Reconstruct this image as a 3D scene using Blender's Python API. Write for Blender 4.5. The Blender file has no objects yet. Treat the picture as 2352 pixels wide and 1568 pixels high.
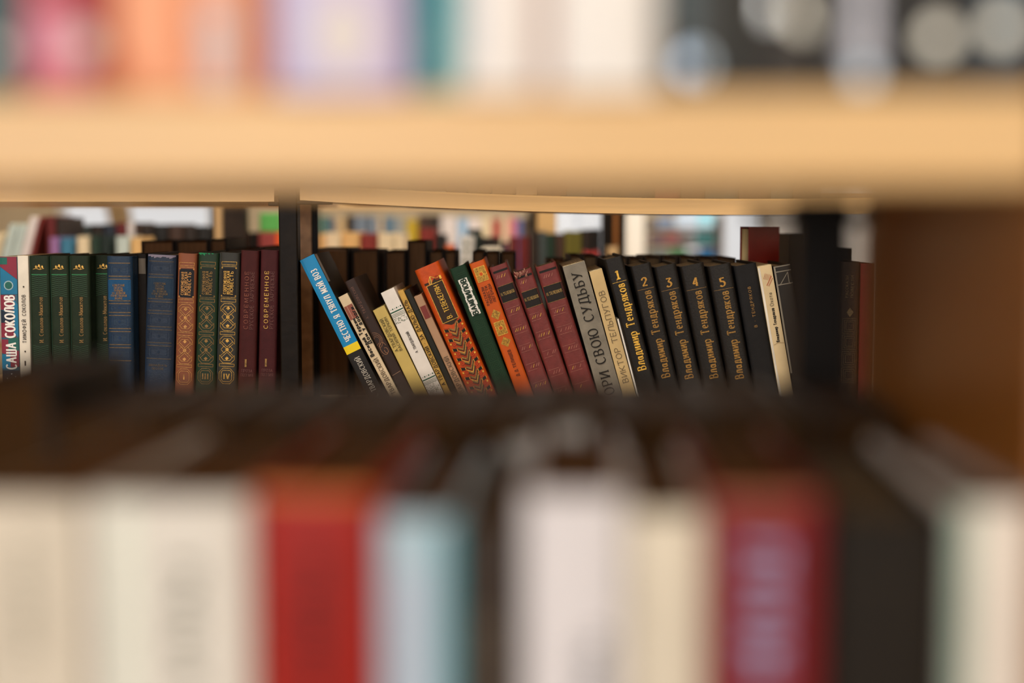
import bpy, bmesh, math, random
from mathutils import Vector

# ------------------------------------------------------------------ camera, world, lights
SC = bpy.context.scene
C = SC.collection
W, H, F = 2352, 1568, 3266.7            # 50 mm lens on a 36 mm wide sensor
CZ = 1.45                               # eye height
HOR = 508                               # picture row of the horizon
PITCH = math.atan((784 - HOR) / F)
cp, sp = math.cos(PITCH), math.sin(PITCH)

cam_d = bpy.data.cameras.new('camera')
cam = bpy.data.objects.new('camera', cam_d)
C.objects.link(cam)
cam.location = (0, 0, CZ)
cam.rotation_euler = (math.pi / 2 - PITCH, 0, 0)
cam_d.lens, cam_d.sensor_width = 50, 36
cam_d.clip_start = 0.02
cam_d.dof.use_dof = True
cam_d.dof.focus_distance = 1.628
cam_d.dof.aperture_fstop = 2.1
SC.camera = cam

vs = SC.view_settings
vs.view_transform = 'Standard'
vs.look = 'None'
vs.gamma = 1
vs.use_curve_mapping = False
vs.exposure = 0.0
SC.cycles.use_denoising = True
SC.cycles.max_bounces = 6

wd = bpy.data.worlds.new('sky')
SC.world = wd
wd.use_nodes = True
bg = wd.node_tree.nodes['Background']
bg.inputs[0].default_value = (1.0, 0.98, 0.97, 1)
bg.inputs[1].default_value = 0.78


def area(name, loc, rot, sx, sy, power, col):
    d = bpy.data.lights.new(name, 'AREA')
    d.shape = 'RECTANGLE'
    d.size, d.size_y, d.energy, d.color = sx, sy, power, col
    o = bpy.data.objects.new(name, d)
    C.objects.link(o)
    o.location = loc
    o.rotation_euler = rot
    return o


R = math.radians
# daylight through the windows behind the camera, ceiling lamps above the aisles, the last one an added fill
area('window_daylight', (-1.3, -2.3, 2.0), (R(90), 0, R(-14)), 2.2, 1.8, 58, (0.97, 0.97, 1.0))
area('window_daylight', (1.05, -2.35, 2.0), (R(90), 0, R(10)), 2.3, 1.8, 36, (1.0, 0.91, 0.79))
area('aisle_lamp_or_fill', (-0.75, 1.02, 2.8), (R(12), 0, 0), 1.5, 0.3, 31, (1.0, 0.93, 0.82))
area('aisle_lamp_or_fill', (0.2, 2.45, 2.9), (R(8), 0, 0), 2.6, 0.3, 26, (1.0, 0.93, 0.84))
area('aisle_lamp_or_fill', (0.0, 3.85, 2.9), (R(10), 0, 0), 3.2, 0.3, 42, (1.0, 0.94, 0.86))

area('aisle_lamp_or_fill', (0.75, 5.0, 2.9), (R(8), 0, 0), 1.6, 0.3, 52, (1.0, 0.97, 0.93))  # fill added over the display to brighten its covers, no lamp known there


def at(px, py, Y):
    """world point on the vertical plane y = Y seen at picture position (px, py)"""
    a, b = (px - W / 2) / F, (H / 2 - py) / F
    dx, dy, dz = a, cp + b * sp, -sp + b * cp
    k = Y / dy
    return Vector((dx * k, Y, CZ + dz * k))


# ------------------------------------------------------------------ materials
def lin(c):
    return tuple((v / 255 / 12.92 if v / 255 <= 0.04045 else ((v / 255 + 0.055) / 1.055) ** 2.4) for v in c)


MATS = {}


def mat(col, kind='cloth', rough=None, metal=0.0):
    """procedural material from an sRGB colour"""
    key = (tuple(col), kind, rough, metal)
    if key in MATS:
        return MATS[key]
    m = bpy.data.materials.new(kind)
    m.use_nodes = True
    nt = m.node_tree
    b = nt.nodes['Principled BSDF']
    c = lin(col)
    r = {'cloth': 0.62, 'gloss': 0.38, 'card': 0.5, 'ink': 0.6, 'gold': 0.38, 'paint': 0.42, 'paper': 0.85,
         'wood': 0.33, 'leather': 0.45, 'plaster': 0.9}[kind] if rough is None else rough
    b.inputs['Roughness'].default_value = r
    b.inputs['Metallic'].default_value = metal
    b.inputs['Specular IOR Level'].default_value = {'cloth': .2, 'paper': .1, 'leather': .3, 'card': .3, 'ink': .25, 'plaster': .1, 'paint': .12, 'gloss': .3}.get(kind, .5)
    tc = nt.nodes.new('ShaderNodeTexCoord')
    mp = nt.nodes.new('ShaderNodeMapping')
    nt.links.new(tc.outputs['Object'], mp.inputs[0])
    nz = nt.nodes.new('ShaderNodeTexNoise')
    nt.links.new(mp.outputs[0], nz.inputs['Vector'])
    rp = nt.nodes.new('ShaderNodeValToRGB')
    nt.links.new(nz.outputs['Fac'], rp.inputs[0])
    nt.links.new(rp.outputs[0], b.inputs['Base Color'])
    amt = {'cloth': 0.16, 'gloss': 0.05, 'card': 0.08, 'ink': 0.05, 'gold': 0.45, 'paint': 0.3, 'paper': 0.3,
           'wood': 0.09, 'leather': 0.14, 'plaster': 0.08}[kind]
    rp.color_ramp.elements[0].position, rp.color_ramp.elements[1].position = 0.3, 0.72
    rp.color_ramp.elements[0].color = tuple(v * (1 - amt) for v in c) + (1,)
    rp.color_ramp.elements[1].color = tuple(min(1, v * (1 + amt)) for v in c) + (1,)
    sc, st = {'cloth': (70, (1, 1, 1)), 'gloss': (25, (1, 1, 1)), 'card': (45, (1, 1, 1)), 'ink': (200, (1, 1, 1)),
              'gold': (420, (1, 1, 1)), 'paint': (60, (1, 1, 1)), 'paper': (18, (60, 1, 1)),
              'wood': (9, (1, 22, 22)), 'leather': (120, (1, 1, 1)), 'plaster': (5, (1, 1, 1))}[kind]
    mp.inputs['Scale'].default_value = st
    nz.inputs['Scale'].default_value = sc
    nz.inputs['Detail'].default_value = 5
    if kind in ('cloth', 'paint', 'leather', 'plaster', 'card', 'paper'):
        n2 = nt.nodes.new('ShaderNodeTexNoise')
        n2.inputs['Scale'].default_value = {'cloth': 900, 'paint': 130, 'leather': 420, 'plaster': 90, 'card': 500, 'paper': 60}[kind]
        nt.links.new(mp.outputs[0], n2.inputs['Vector'])
        bp = nt.nodes.new('ShaderNodeBump')
        bp.inputs['Strength'].default_value = {'cloth': 0.35, 'paint': 0.4, 'leather': 0.35, 'plaster': 0.15, 'card': 0.1, 'paper': 0.5}[kind]
        bp.inputs['Distance'].default_value = 0.0006
        nt.links.new(n2.outputs['Fac'], bp.inputs['Height'])
        nt.links.new(bp.outputs[0], b.inputs['Normal'])
    MATS[key] = m
    return m


# ------------------------------------------------------------------ mesh helpers
def obj(name, bm, m, parent=None, loc=(0, 0, 0), smooth=False):
    me = bpy.data.meshes.new(name)
    bmesh.ops.recalc_face_normals(bm, faces=bm.faces)
    bm.to_mesh(me)
    bm.free()
    if m is not None:
        me.materials.append(m)
    if smooth:
        for p in me.polygons:
            p.use_smooth = True
        me.set_sharp_from_angle(angle=R(40))
    o = bpy.data.objects.new(name, me)
    C.objects.link(o)
    o.parent = parent
    o.location = loc
    return o


def empty(name, loc, rot=(0, 0, 0)):
    o = bpy.data.objects.new(name, None)
    C.objects.link(o)
    o.empty_display_size = 0.02
    o.location = loc
    o.rotation_euler = rot
    return o


def tag(o, label, cat, group=None):
    o['label'], o['category'] = label, cat
    if group:
        o['group'] = group
    return o


def struct(o):
    o['kind'] = 'structure'
    return o


def box_into(bm, x0, x1, y0, y1, z0, z1, bev=0.0):
    b2 = bmesh.new()
    bmesh.ops.create_cube(b2, size=1)
    for v in b2.verts:
        v.co = Vector(((x0 + x1) / 2 + v.co.x * (x1 - x0), (y0 + y1) / 2 + v.co.y * (y1 - y0), (z0 + z1) / 2 + v.co.z * (z1 - z0)))
    if bev:
        bmesh.ops.bevel(b2, geom=b2.edges, offset=bev, segments=2, affect='EDGES', profile=0.5)
    vm = {v: bm.verts.new(v.co) for v in b2.verts}
    for f in b2.faces:
        bm.faces.new([vm[v] for v in f.verts])
    b2.free()


def box(x0, x1, y0, y1, z0, z1, bev=0.0):
    bm = bmesh.new()
    box_into(bm, x0, x1, y0, y1, z0, z1, bev)
    return bm


def prism(outline, z0, z1):
    """closed outline (x, y) pulled up from z0 to z1"""
    bm = bmesh.new()
    a = [bm.verts.new((x, y, z0)) for x, y in outline]
    b = [bm.verts.new((x, y, z1)) for x, y in outline]
    n = len(outline)
    for i in range(n):
        j = (i + 1) % n
        bm.faces.new((a[i], a[j], b[j], b[i]))
    bm.faces.new(a[::-1])
    bm.faces.new(b)
    return bm


# ------------------------------------------------------------------ stroke lettering
def arc(cx, cy, rx, ry, a0, a1, n=9):
    return [(cx + rx * math.cos(R(a0 + (a1 - a0) * i / n)), cy + ry * math.sin(R(a0 + (a1 - a0) * i / n))) for i in range(n + 1)]


def L(*p):
    return list(p)


G = {
    'А': (.7, [L((0, 0), (.35, 1)), L((.35, 1), (.7, 0)), L((.13, .34), (.57, .34))]),
    'Б': (.55, [L((0, 0), (0, 1)), L((0, 1), (.48, 1)), L((0, .55), (.28, .55)) + arc(.28, .275, .25, .275, 90, -90) + L((0, 0))]),
    'В': (.56, [L((0, 0), (0, 1)), L((0, 1), (.26, 1)) + arc(.26, .77, .23, .23, 90, -90) + L((0, .54)), L((.2, .54), (.28, .54)) + arc(.28, .27, .27, .27, 90, -90) + L((0, 0))]),
    'Г': (.5, [L((0, 0), (0, 1)), L((0, 1), (.5, 1))]),
    'Д': (.76, [L((0, -.2), (0, 0)), L((0, 0), (.76, 0)), L((.76, 0), (.76, -.2)), L((.1, 0), (.26, 1)), L((.26, 1), (.64, 1)), L((.64, 1), (.64, 0))]),
    'Е': (.5, [L((0, 0), (0, 1)), L((0, 1), (.5, 1)), L((0, .52), (.42, .52)), L((0, 0), (.5, 0))]),
    'Ж': (.9, [L((.45, 0), (.45, 1)), L((0, 1), (.45, .5)), L((.45, .5), (0, 0)), L((.9, 1), (.45, .5)), L((.45, .5), (.9, 0))]),
    'З': (.52, [L((.03, .86)) + arc(.25, .77, .22, .23, 140, -90) + L((.15, .54)), L((.2, .54)) + arc(.25, .27, .27, .27, 90, -145)]),
    'И': (.62, [L((0, 0), (0, 1)), L((0, 0), (.62, 1)), L((.62, 0), (.62, 1))]),
    'К': (.6, [L((0, 0), (0, 1)), L((0, .5), (.2, .5)), L((.56, 1), (.17, .5)), L((.17, .5), (.6, 0))]),
    'Л': (.64, [L((0, 0), (.22, 1)), L((.22, 1), (.64, 1)), L((.64, 1), (.64, 0))]),
    'М': (.8, [L((0, 0), (.05, 1)), L((.05, 1), (.4, .12)), L((.4, .12), (.75, 1)), L((.75, 1), (.8, 0))]),
    'Н': (.62, [L((0, 0), (0, 1)), L((0, .52), (.62, .52)), L((.62, 0), (.62, 1))]),
    'О': (.72, [arc(.36, .5, .36, .5, 0, 360, 20)]),
    'П': (.62, [L((0, 0), (0, 1)), L((0, 1), (.62, 1)), L((.62, 0), (.62, 1))]),
    'Р': (.54, [L((0, 0), (0, 1)), L((0, 1), (.26, 1)) + arc(.26, .72, .28, .28, 90, -90) + L((0, .44))]),
    'С': (.64, [arc(.36, .5, .36, .5, 48, 312, 16)]),
    'Т': (.64, [L((0, 1), (.64, 1)), L((.32, 0), (.32, 1))]),
    'У': (.62, [L((0, 1), (.32, .36)), L((.62, 1), (.3, .26), (.18, .02), (.06, .03))]),
    'Ф': (.8, [L((.4, 0), (.4, 1)), arc(.4, .53, .38, .29, 0, 360, 18)]),
    'Х': (.62, [L((0, 1), (.62, 0)), L((.62, 1), (0, 0))]),
    'Ц': (.68, [L((0, 0), (0, 1)), L((.58, 0), (.58, 1)), L((0, 0), (.68, 0)), L((.68, 0), (.68, -.2))]),
    'Ч': (.56, [L((0, 1), (0, .62)) + arc(.22, .62, .22, .2, 180, 270, 5) + L((.56, .44)), L((.56, 0), (.56, 1))]),
    'Ш': (.86, [L((0, 0), (0, 1)), L((.43, 0), (.43, 1)), L((.86, 0), (.86, 1)), L((0, 0), (.86, 0))]),
    'Щ': (.92, [L((0, 0), (0, 1)), L((.41, 0), (.41, 1)), L((.82, 0), (.82, 1)), L((0, 0), (.92, 0)), L((.92, 0), (.92, -.2))]),
    'Ы': (.78, [L((0, 0), (0, 1)), L((0, .56), (.26, .56)) + arc(.26, .28, .25, .28, 90, -90) + L((0, 0)), L((.78, 0), (.78, 1))]),
    'Ь': (.53, [L((0, 0), (0, 1)), L((0, .56), (.26, .56)) + arc(.26, .28, .25, .28, 90, -90) + L((0, 0))]),
    'Э': (.64, [arc(.28, .5, .36, .5, 132, -132, 16), L((.22, .52), (.62, .52))]),
    'Ю': (.95, [L((0, 0), (0, 1)), L((0, .52), (.25, .52)), arc(.6, .5, .35, .5, 0, 360, 18)]),
    'Я': (.58, [L((.56, 0), (.56, 1)), L((.56, 1), (.28, 1)) + arc(.28, .72, .26, .28, 90, 270) + L((.56, .44)), L((.3, .44), (0, 0))]),
    'а': (.46, [arc(.2, .3, .2, .3, 0, 360, 12), L((.44, .62), (.44, 0))]),
    'е': (.48, [L((.02, .36), (.46, .36)) + arc(.24, .34, .23, .33, 10, 310, 12)]),
    'р': (.5, [L((0, -.32), (0, .68)), arc(.24, .34, .25, .34, 0, 360, 14)]),
    'у': (.46, [L((0, .68), (.24, .05)), L((.46, .68), (.2, -.15), (.08, -.32))]),
    '1': (.34, [L((.17, 0), (.17, 1)), L((.17, 1), (.0, .86)), L((0, 0), (.34, 0))]),
    '2': (.5, [L((.03, .78)) + arc(.25, .75, .22, .25, 170, -30) + L((.02, .03)), L((0, .04), (.5, .04))]),
    '3': (.48, [L((.02, 1), (.44, 1)), L((.44, 1), (.18, .6)), L((.18, .6)) + arc(.2, .3, .26, .3, 90, -150)]),
    '4': (.52, [L((.38, 0), (.38, 1)), L((.38, 1), (0, .3)), L((0, .3), (.52, .3))]),
    '5': (.48, [L((.06, 1), (.44, 1)), L((.06, 1), (.06, .56)), L((.06, .56)) + arc(.2, .31, .26, .31, 100, -150)]),
    'I': (.22, [L((.11, 0), (.11, 1))]),
    'V': (.6, [L((0, 1), (.3, 0)), L((.3, 0), (.6, 1))]),
    '.': (.12, [L((.04, 0), (.04, .1))]),
    ',': (.12, [L((.06, .08), (.0, -.14))]),
    '-': (.3, [L((0, .38), (.3, .38))]),
    '·': (.16, [L((.06, .42), (.06, .56))]),
    ' ': (.3, []),
}
G['Й'] = (G['И'][0], G['И'][1] + [arc(.31, 1.24, .16, .12, 180, 360, 6)])
G['Ё'] = (G['Е'][0], G['Е'][1] + [L((.14, 1.15), (.14, 1.27)), L((.36, 1.15), (.36, 1.27))])
for lo, up in zip('бвгджзийклмнопстфхцчшщыьэюя', 'БВГДЖЗИЙКЛМНОПСТФХЦЧШЩЫЬЭЮЯ'):
    if lo not in G:
        w_, s_ = G[up]
        G[lo] = (w_ * .72, [[(x * .72, y * .68) for x, y in st] for st in s_])


def strip_quads(pts, wf, joints=True):
    out = []
    n = len(pts)
    ws = []
    for i in range(n - 1):
        (x0, y0), (x1, y1) = pts[i], pts[i + 1]
        dx, dy = x1 - x0, y1 - y0
        l = math.hypot(dx, dy)
        if l < 1e-9:
            continue
        w = wf(dx, dy) / 2
        ws.append(w)
        nx, ny = -dy / l * w, dx / l * w
        out.append([(x0 + nx, y0 + ny), (x1 + nx, y1 + ny), (x1 - nx, y1 - ny), (x0 - nx, y0 - ny)])
    if joints and ws:
        for i in range(1, n - 1):
            w = ws[min(i, len(ws) - 1)]
            w = min(w, ws[min(i - 1, len(ws) - 1)])
            out.append([(pts[i][0] + w * math.cos(R(a)), pts[i][1] + w * math.sin(R(a))) for a in range(0, 360, 60)])
    return out


def text_polys(s, h, length=None, thick=.17, thin=.08, serif=.13, track=.17, width=1.0):
    """polygons of a line of lettering, baseline at y = 0, starting at x = 0; squeezed to `length`"""
    track += thick * (.95 if serif else .8)
    tot = sum(G[ch][0] + track for ch in s) - track
    sx = h * width
    if length:
        sx = length / tot
    q = []
    x = 0.0
    e = min(h, .35 * h + .65 * sx)
    tk, tn = thick * e, thin * e

    def wf(dx, dy):
        a = math.atan2(dy, dx) % math.pi
        f = abs(math.sin(a - R(18)))
        return tn + (tk - tn) * f
    for ch in s:
        gw, strokes = G[ch]
        for st in strokes:
            pts = [((x + px) * sx, py * h) for px, py in st]
            q += strip_quads(pts, wf)
            if serif and ch not in '.,·-':
                for (a, b) in ((0, 1), (-1, -2)):
                    (ex, ey), (ox, oy) = pts[a], pts[b]
                    gy = st[a][1]
                    if abs(ey - oy) > abs(ex - ox) * .6 and (abs(gy) < .01 or abs(gy - 1) < .01 or abs(gy - .68) < .01):
                        sl = serif * min(h, sx * 1.6)
                        dy = tn / 2 if oy > ey else -tn / 2
                        q += strip_quads([(ex - sl, ey + dy), (ex + sl, ey + dy)], lambda a_, b_: tn * 1.1)
                    elif abs(ey - oy) < 1e-6 and ch in 'ТГЕЁБЭСтге':
                        d = -1 if gy > .4 else 1
                        q += strip_quads([(ex, ey), (ex, ey + d * .16 * h)], lambda a_, b_: tn * 1.1)
        x += gw + track
    return q, (x - track) * sx


# ------------------------------------------------------------------ books
def spine_y(x, w, b):
    q = min(1.0, abs(2 * x / w - 1))
    return b * (1 - math.sqrt(max(0.0, 1 - q ** 4)))


class Book:
    """a book standing with its spine at y = 0 (facing -y); x 0..w, y 0..d, z 0..h"""

    def __init__(s, name, label, w, h, d, col, kind='cloth', soft=False, pages=(205, 188, 150), group=None,
                 loc=(0, 0, 0), lean=0.0, zrot=0.0, flip=False, px=None, fine=True, bulge=None):
        s.w, s.h, s.d = w, h, d
        s.b = .0006 if soft else min(.0035, w * .12)
        if bulge is not None:
            s.b = bulge
        s.px = px or 1.0
        rot = (0, lean, zrot)
        loc = Vector(loc)
        if flip:
            rot = (0, -lean, zrot + math.pi)
        s.root = empty(name, loc, rot)
        tag(s.root, label, 'book', group)
        tb = .0005 if soft else min(.0025, w * .12)
        b = s.b
        n = 12 if fine else 8
        arcp = []
        for i in range(n + 1):
            q = -1 + 2 * i / n
            q = math.copysign(abs(q) ** .7, q)
            x = w / 2 * (1 + q)
            arcp.append((x, spine_y(x, w, b)))
        lf, rt = [(0, d)], [(w, d)]
        if not soft:
            g = min(.0009, w * .03)
            lf += [(0, b + .011), (g, b + .0085), (g, b + .005), (0, b + .002)]
            rt += [(w, b + .011), (w - g, b + .0085), (w - g, b + .005), (w, b + .002)]
        outer = lf + arcp + rt[::-1]
        sh = lambda p: (min(max(p[0] * (w - 2 * tb) / w + tb, tb), w - tb), p[1] if p[1] >= d - 1e-9 else p[1] * .9 + tb)
        inner = [sh(p) for p in outer]
        s.inner_y = b * .9 + tb
        bm = bmesh.new()
        rings = []
        for z in (0.0, h):
            rings.append(([bm.verts.new((x, y, z)) for x, y in outer], [bm.verts.new((x, y, z)) for x, y in inner]))
        (o0, i0), (o1, i1) = rings
        for k in range(len(outer) - 1):
            bm.faces.new((o0[k], o0[k + 1], o1[k + 1], o1[k]))
            bm.faces.new((i0[k + 1], i0[k], i1[k], i1[k + 1]))
            bm.faces.new((o1[k], o1[k + 1], i1[k + 1], i1[k]))
            bm.faces.new((o0[k + 1], o0[k], i0[k], i0[k + 1]))
        for k in (0, -1):
            bm.faces.new((o0[k], o1[k], i1[k], i0[k]))
        s.cover = obj('cover', bm, mat(col, kind), s.root, smooth=True)
        ov = 0.0 if soft else .003
        e = .0001
        y1 = d - (0 if soft else .003) - e
        conc = 0 if soft else min(.003, w * .12)
        pts = [(tb + e, s.inner_y + e + .0012), (w - tb - e, s.inner_y + e + .0012)]
        for i in range(7):
            u = 1 - i / 6
            pts.append((tb + e + (w - 2 * tb - 2 * e) * u, y1 - conc * (1 - (2 * u - 1) ** 2)))
        obj('page_block', prism(pts, ov + e, h - ov - e), mat(pages, 'paper'), s.root)
        s.layers = {}

    # --- decoration, x from the left edge and t down from the top, both in units of s.px
    def poly(s, pts, layer, m, lift, maxl=.003):
        w, h = s.w, s.h
        pts = [(min(max(x, .0002), w - .0002), min(max(z, .0003), h - .0003)) for x, z in pts]
        zs_ = [z for _, z in pts]
        s.layers.setdefault((layer, m.name), (m, []))[1].append((min(zs_), max(zs_), pts, lift, maxl))

    def emit(s, bm, pts, lift, maxl):
        w, b = s.w, s.b

        def V(x, z):
            return bm.verts.new((x, spine_y(x, w, b) - lift, z))
        if len(pts) == 4:
            a, b_, c, d_ = [Vector(p) for p in pts]
            nu = max(1, math.ceil(max(abs(b_.x - a.x), abs(c.x - d_.x)) / maxl))
            nv = max(1, math.ceil(max(abs(d_.x - a.x), abs(c.x - b_.x)) / maxl))
            g = [[V(*((a * (1 - i / nu) + b_ * (i / nu)) * (1 - j / nv) + (d_ * (1 - i / nu) + c * (i / nu)) * (j / nv))) for i in range(nu + 1)] for j in range(nv + 1)]
            for j in range(nv):
                for i in range(nu):
                    bm.faces.new((g[j][i], g[j][i + 1], g[j + 1][i + 1], g[j + 1][i]))
        else:
            bm.faces.new([V(x, z) for x, z in pts])

    def rect(s, x0, x1, t0, t1, m, layer='spine_ornament', lift=.0002):
        k, h = s.px, s.h
        s.poly([(x0 * k, h - t0 * k), (x1 * k, h - t0 * k), (x1 * k, h - t1 * k), (x0 * k, h - t1 * k)], layer, m, lift)

    def quad(s, pts, m, layer='spine_ornament', lift=.0002):
        k, h = s.px, s.h
        s.poly([(x * k, h - t * k) for x, t in pts], layer, m, lift)

    def line(s, pts, wd_, m, layer='spine_ornament', lift=.0003, joints=True):
        k, h = s.px, s.h
        for q in strip_quads([(x * k, h - t * k) for x, t in pts], lambda a, b: wd_ * k, joints):
            s.poly(q, layer, m, lift)

    def frame(s, x0, x1, t0, t1, wd_, m, **kw):
        s.line([(x0, t0), (x1, t0), (x1, t1), (x0, t1), (x0, t0)], wd_, m, **kw)

    def disc(s, x, t, r, m, layer='spine_ornament', lift=.0002, n=14, rx=None):
        k, h = s.px, s.h
        rx = rx or r
        s.poly([((x + rx * math.cos(2 * math.pi * i / n)) * k, h - (t + r * math.sin(2 * math.pi * i / n)) * k) for i in range(n)], layer, m, lift)

    def up(s, txt, xc, t0, t1, hh, m, lift=.0004, **kw):
        """line of lettering running up the spine, from t1 (start, low) to t0, centred across on xc"""
        k = s.px
        q, ln = text_polys(txt, hh * k, (t1 - t0) * k, **kw)
        z0 = s.h - t1 * k
        for p in q:
            s.poly([(xc * k + hh * k / 2 - y, z0 + x) for x, y in p], 'spine_lettering', m, lift)

    def marks(s, xc, t0, t1, hh, m):
        """a run of lettering too blurred to read: uneven upright strokes and bars up the spine"""
        rn, t = random.Random(int(t0 * 7 + t1)), t0
        while t < t1:
            st = hh * rn.uniform(.16, .3)
            a = rn.choice((0, 0, .3))
            s.rect(xc - hh / 2 + a * hh, xc + hh / 2, t, t + st, m, layer='spine_lettering')
            if rn.random() < .6:
                q = rn.choice((.02, .42, .78))
                s.rect(xc - hh / 2 + q * hh, xc - hh / 2 + (q + .2) * hh, t + st, t + st * 2.2, m, layer='spine_lettering', lift=.00021)
            t += st * rn.uniform(1.8, 2.8)

    def flat(s, txt, xc, t, hh, wd_, m, lift=.0004, **kw):
        """line of lettering across the spine, centred on xc, baseline at t"""
        k = s.px
        q, ln = text_polys(txt, hh * k, wd_ * k, **kw)
        for p in q:
            s.poly([(xc * k - ln / 2 + x, s.h - t * k + y) for x, y in p], 'spine_lettering', m, lift)

    def done(s):
        """one part for each run of stamping; runs more than 9 mm apart are parts of their own"""
        for (name, _), (m, polys) in s.layers.items():
            polys.sort(key=lambda q: q[0])
            runs, top = [], -1
            for q in polys:
                if not runs or q[0] > top + .009:
                    runs.append([])
                    top = q[1]
                runs[-1].append(q)
                top = max(top, q[1])
            for run in runs:
                bm = bmesh.new()
                for i, (_, _, pts, lift, maxl) in enumerate(run):
                    s.emit(bm, pts, lift + (i % 30) * 2e-6, maxl)
                me = bpy.data.meshes.new(name)
                bm.to_mesh(me)
                bm.free()
                me.materials.append(m)
                o = bpy.data.objects.new(name, me)
                C.objects.link(o)
                o.parent = s.cover
        return s


def place(tl, w, th, Y, zs, name, label, col, d=.145, **kw):
    """th > 0: the top leans to the left (-x)"""
    A = at(tl[0], tl[1], Y)
    if th >= 0:
        h = (A.z - zs) / math.cos(th)
        bl = Vector((A.x + h * math.sin(th), Y, zs))
    else:
        h = (A.z - zs - w * math.sin(-th)) / math.cos(th)
        bl = Vector((A.x + h * math.sin(th), Y, zs + w * math.sin(-th)))
    return Book(name, label, w, h, d, col, loc=bl, lean=-th, **kw)


# ------------------------------------------------------------------ colours used for stamping
GOLD = mat((196, 152, 70), 'gold', 0.42, 0.55)
GOLD_B = mat((222, 172, 66), 'gold', 0.45, 0.35)
GOLD_D = mat((138, 104, 52), 'gold', 0.5, 0.3)
GOLD_F = mat((92, 74, 44), 'gold', 0.55, 0.2)
BLACK = mat((26, 23, 20), 'ink')
WHITE = mat((235, 232, 226), 'ink')
BROWN_W = (34, 26, 20)
OAK = mat((218, 177, 117), 'wood')
OAK_D = mat((144, 88, 30), 'wood')
POST = mat((23, 17, 11), 'paint')
POST_B = mat((196, 156, 120), 'paint')

# ------------------------------------------------------------------ room shell
YB, YF, XL, XR, ZC = 7.4, -2.6, -4.6, 4.6, 3.05
WALL = mat((205, 188, 158), 'plaster')
WALLG = mat((214, 210, 204), 'plaster')
struct(obj('floor', box(XL - .2, XR + .2, YF - .2, YB + .2, -.1, 0), mat((184, 160, 128), 'wood')))
struct(obj('ceiling', box(XL - .2, XR + .2, YF - .2, YB + .2, ZC, ZC + .1), mat((226, 220, 208), 'plaster')))
struct(obj('wall_left', box(XL - .15, XL, YF, YB, 0, ZC), WALL))
struct(obj('wall_right', box(XR, XR + .15, YF, YB, 0, ZC), WALLG))
struct(obj('wall_front', box(XL, XR, YF - .15, YF, 0, ZC), WALL))


def wall_with_windows(name, y0, y1, wins, m):
    """wall across the room with openings (x0, x1, z0, z1)"""
    bm = bmesh.new()
    xs = sorted({XL, XR} | {w[0] for w in wins} | {w[1] for w in wins})
    for a, b in zip(xs, xs[1:]):
        hit = [w for w in wins if w[0] <= a + 1e-6 and b <= w[1] + 1e-6]
        if hit:
            z0, z1 = hit[0][2], hit[0][3]
            box_into(bm, a, b, y0, y1, 0, z0)
            box_into(bm, a, b, y0, y1, z1, ZC)
        else:
            box_into(bm, a, b, y0, y1, 0, ZC)
    return struct(obj(name, bm, m))


def wx(px, Y):
    return at(px, 508, Y).x


WINS = [(wx(128, YB), wx(492, YB), .95, 2.3), (wx(1262, YB), wx(1412, YB), .95, 2.3), (wx(1560, YB), wx(1766, YB), .95, 2.3)]
wall_with_windows('wall_back', YB, YB + .15, WINS, WALL)
FRAME = mat((236, 234, 230), 'paint', 0.4)
GLASS = bpy.data.materials.new('glass')
GLASS.use_nodes = True
_nt = GLASS.node_tree
_b = _nt.nodes['Principled BSDF']
_tr = _nt.nodes.new('ShaderNodeBsdfTransparent')
_gl = _nt.nodes.new('ShaderNodeBsdfGlossy')
_gl.inputs['Roughness'].default_value = 0.02
_mx = _nt.nodes.new('ShaderNodeMixShader')
_fr = _nt.nodes.new('ShaderNodeFresnel')
_nt.links.new(_fr.outputs[0], _mx.inputs[0])
_nt.links.new(_tr.outputs[0], _mx.inputs[1])
_nt.links.new(_gl.outputs[0], _mx.inputs[2])
_nt.links.new(_mx.outputs[0], _nt.nodes['Material Output'].inputs[0])
_nt.nodes.remove(_b)
for i, (x0, x1, z0, z1) in enumerate(WINS):
    w = struct(empty('window_%d' % (i + 1), ((x0 + x1) / 2, YB + .07, z0)))
    hw, hh = (x1 - x0) / 2, z1 - z0
    bm = bmesh.new()
    t = .035
    box_into(bm, -hw, -hw + t, -.03, .03, 0, hh, .004)
    box_into(bm, hw - t, hw, -.03, .03, 0, hh, .004)
    box_into(bm, -hw + t, hw - t, -.03, .03, 0, t, .004)
    box_into(bm, -hw + t, hw - t, -.03, .03, hh - t, hh, .004)
    if i == 2:
        box_into(bm, -.012, .012, -.03, .03, t, hh - t, .004)
    obj('window_frame', bm, FRAME, w)
    obj('glass_pane', box(-hw + t, hw - t, -.003, .003, t, hh - t), GLASS, w)
    obj('window_sill', box(-hw - .04, hw + .04, -.2, -.035, -.03, 0, .004), FRAME, w)
# tied-back curtain hanging in front of the wide far window
bm = bmesh.new()
rows = []
for j in range(13):
    v = j / 12
    z = .8 + 1.6 * v
    c0 = 268 - 46 * min(1, max(0, (z - 1.25) / .5)) if z > 1.25 else 268
    rows.append([bm.verts.new((wx(c0, YB - .12) + .115 * (i / 24) * (.8 + .5 * v), YB - .12 + .018 * math.sin(i * 1.6), z)) for i in range(25)])
for a, b in zip(rows, rows[1:]):
    for i in range(24):
        bm.faces.new((a[i], a[i + 1], b[i + 1], b[i]))
cu = obj('curtain', bm, mat((214, 188, 146), 'cloth'), smooth=True)
md = cu.modifiers.new('thickness', 'SOLIDIFY')
md.thickness = .003
tag(cu, 'narrow tan curtain drawn aside against the wide far window', 'curtain')
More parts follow.
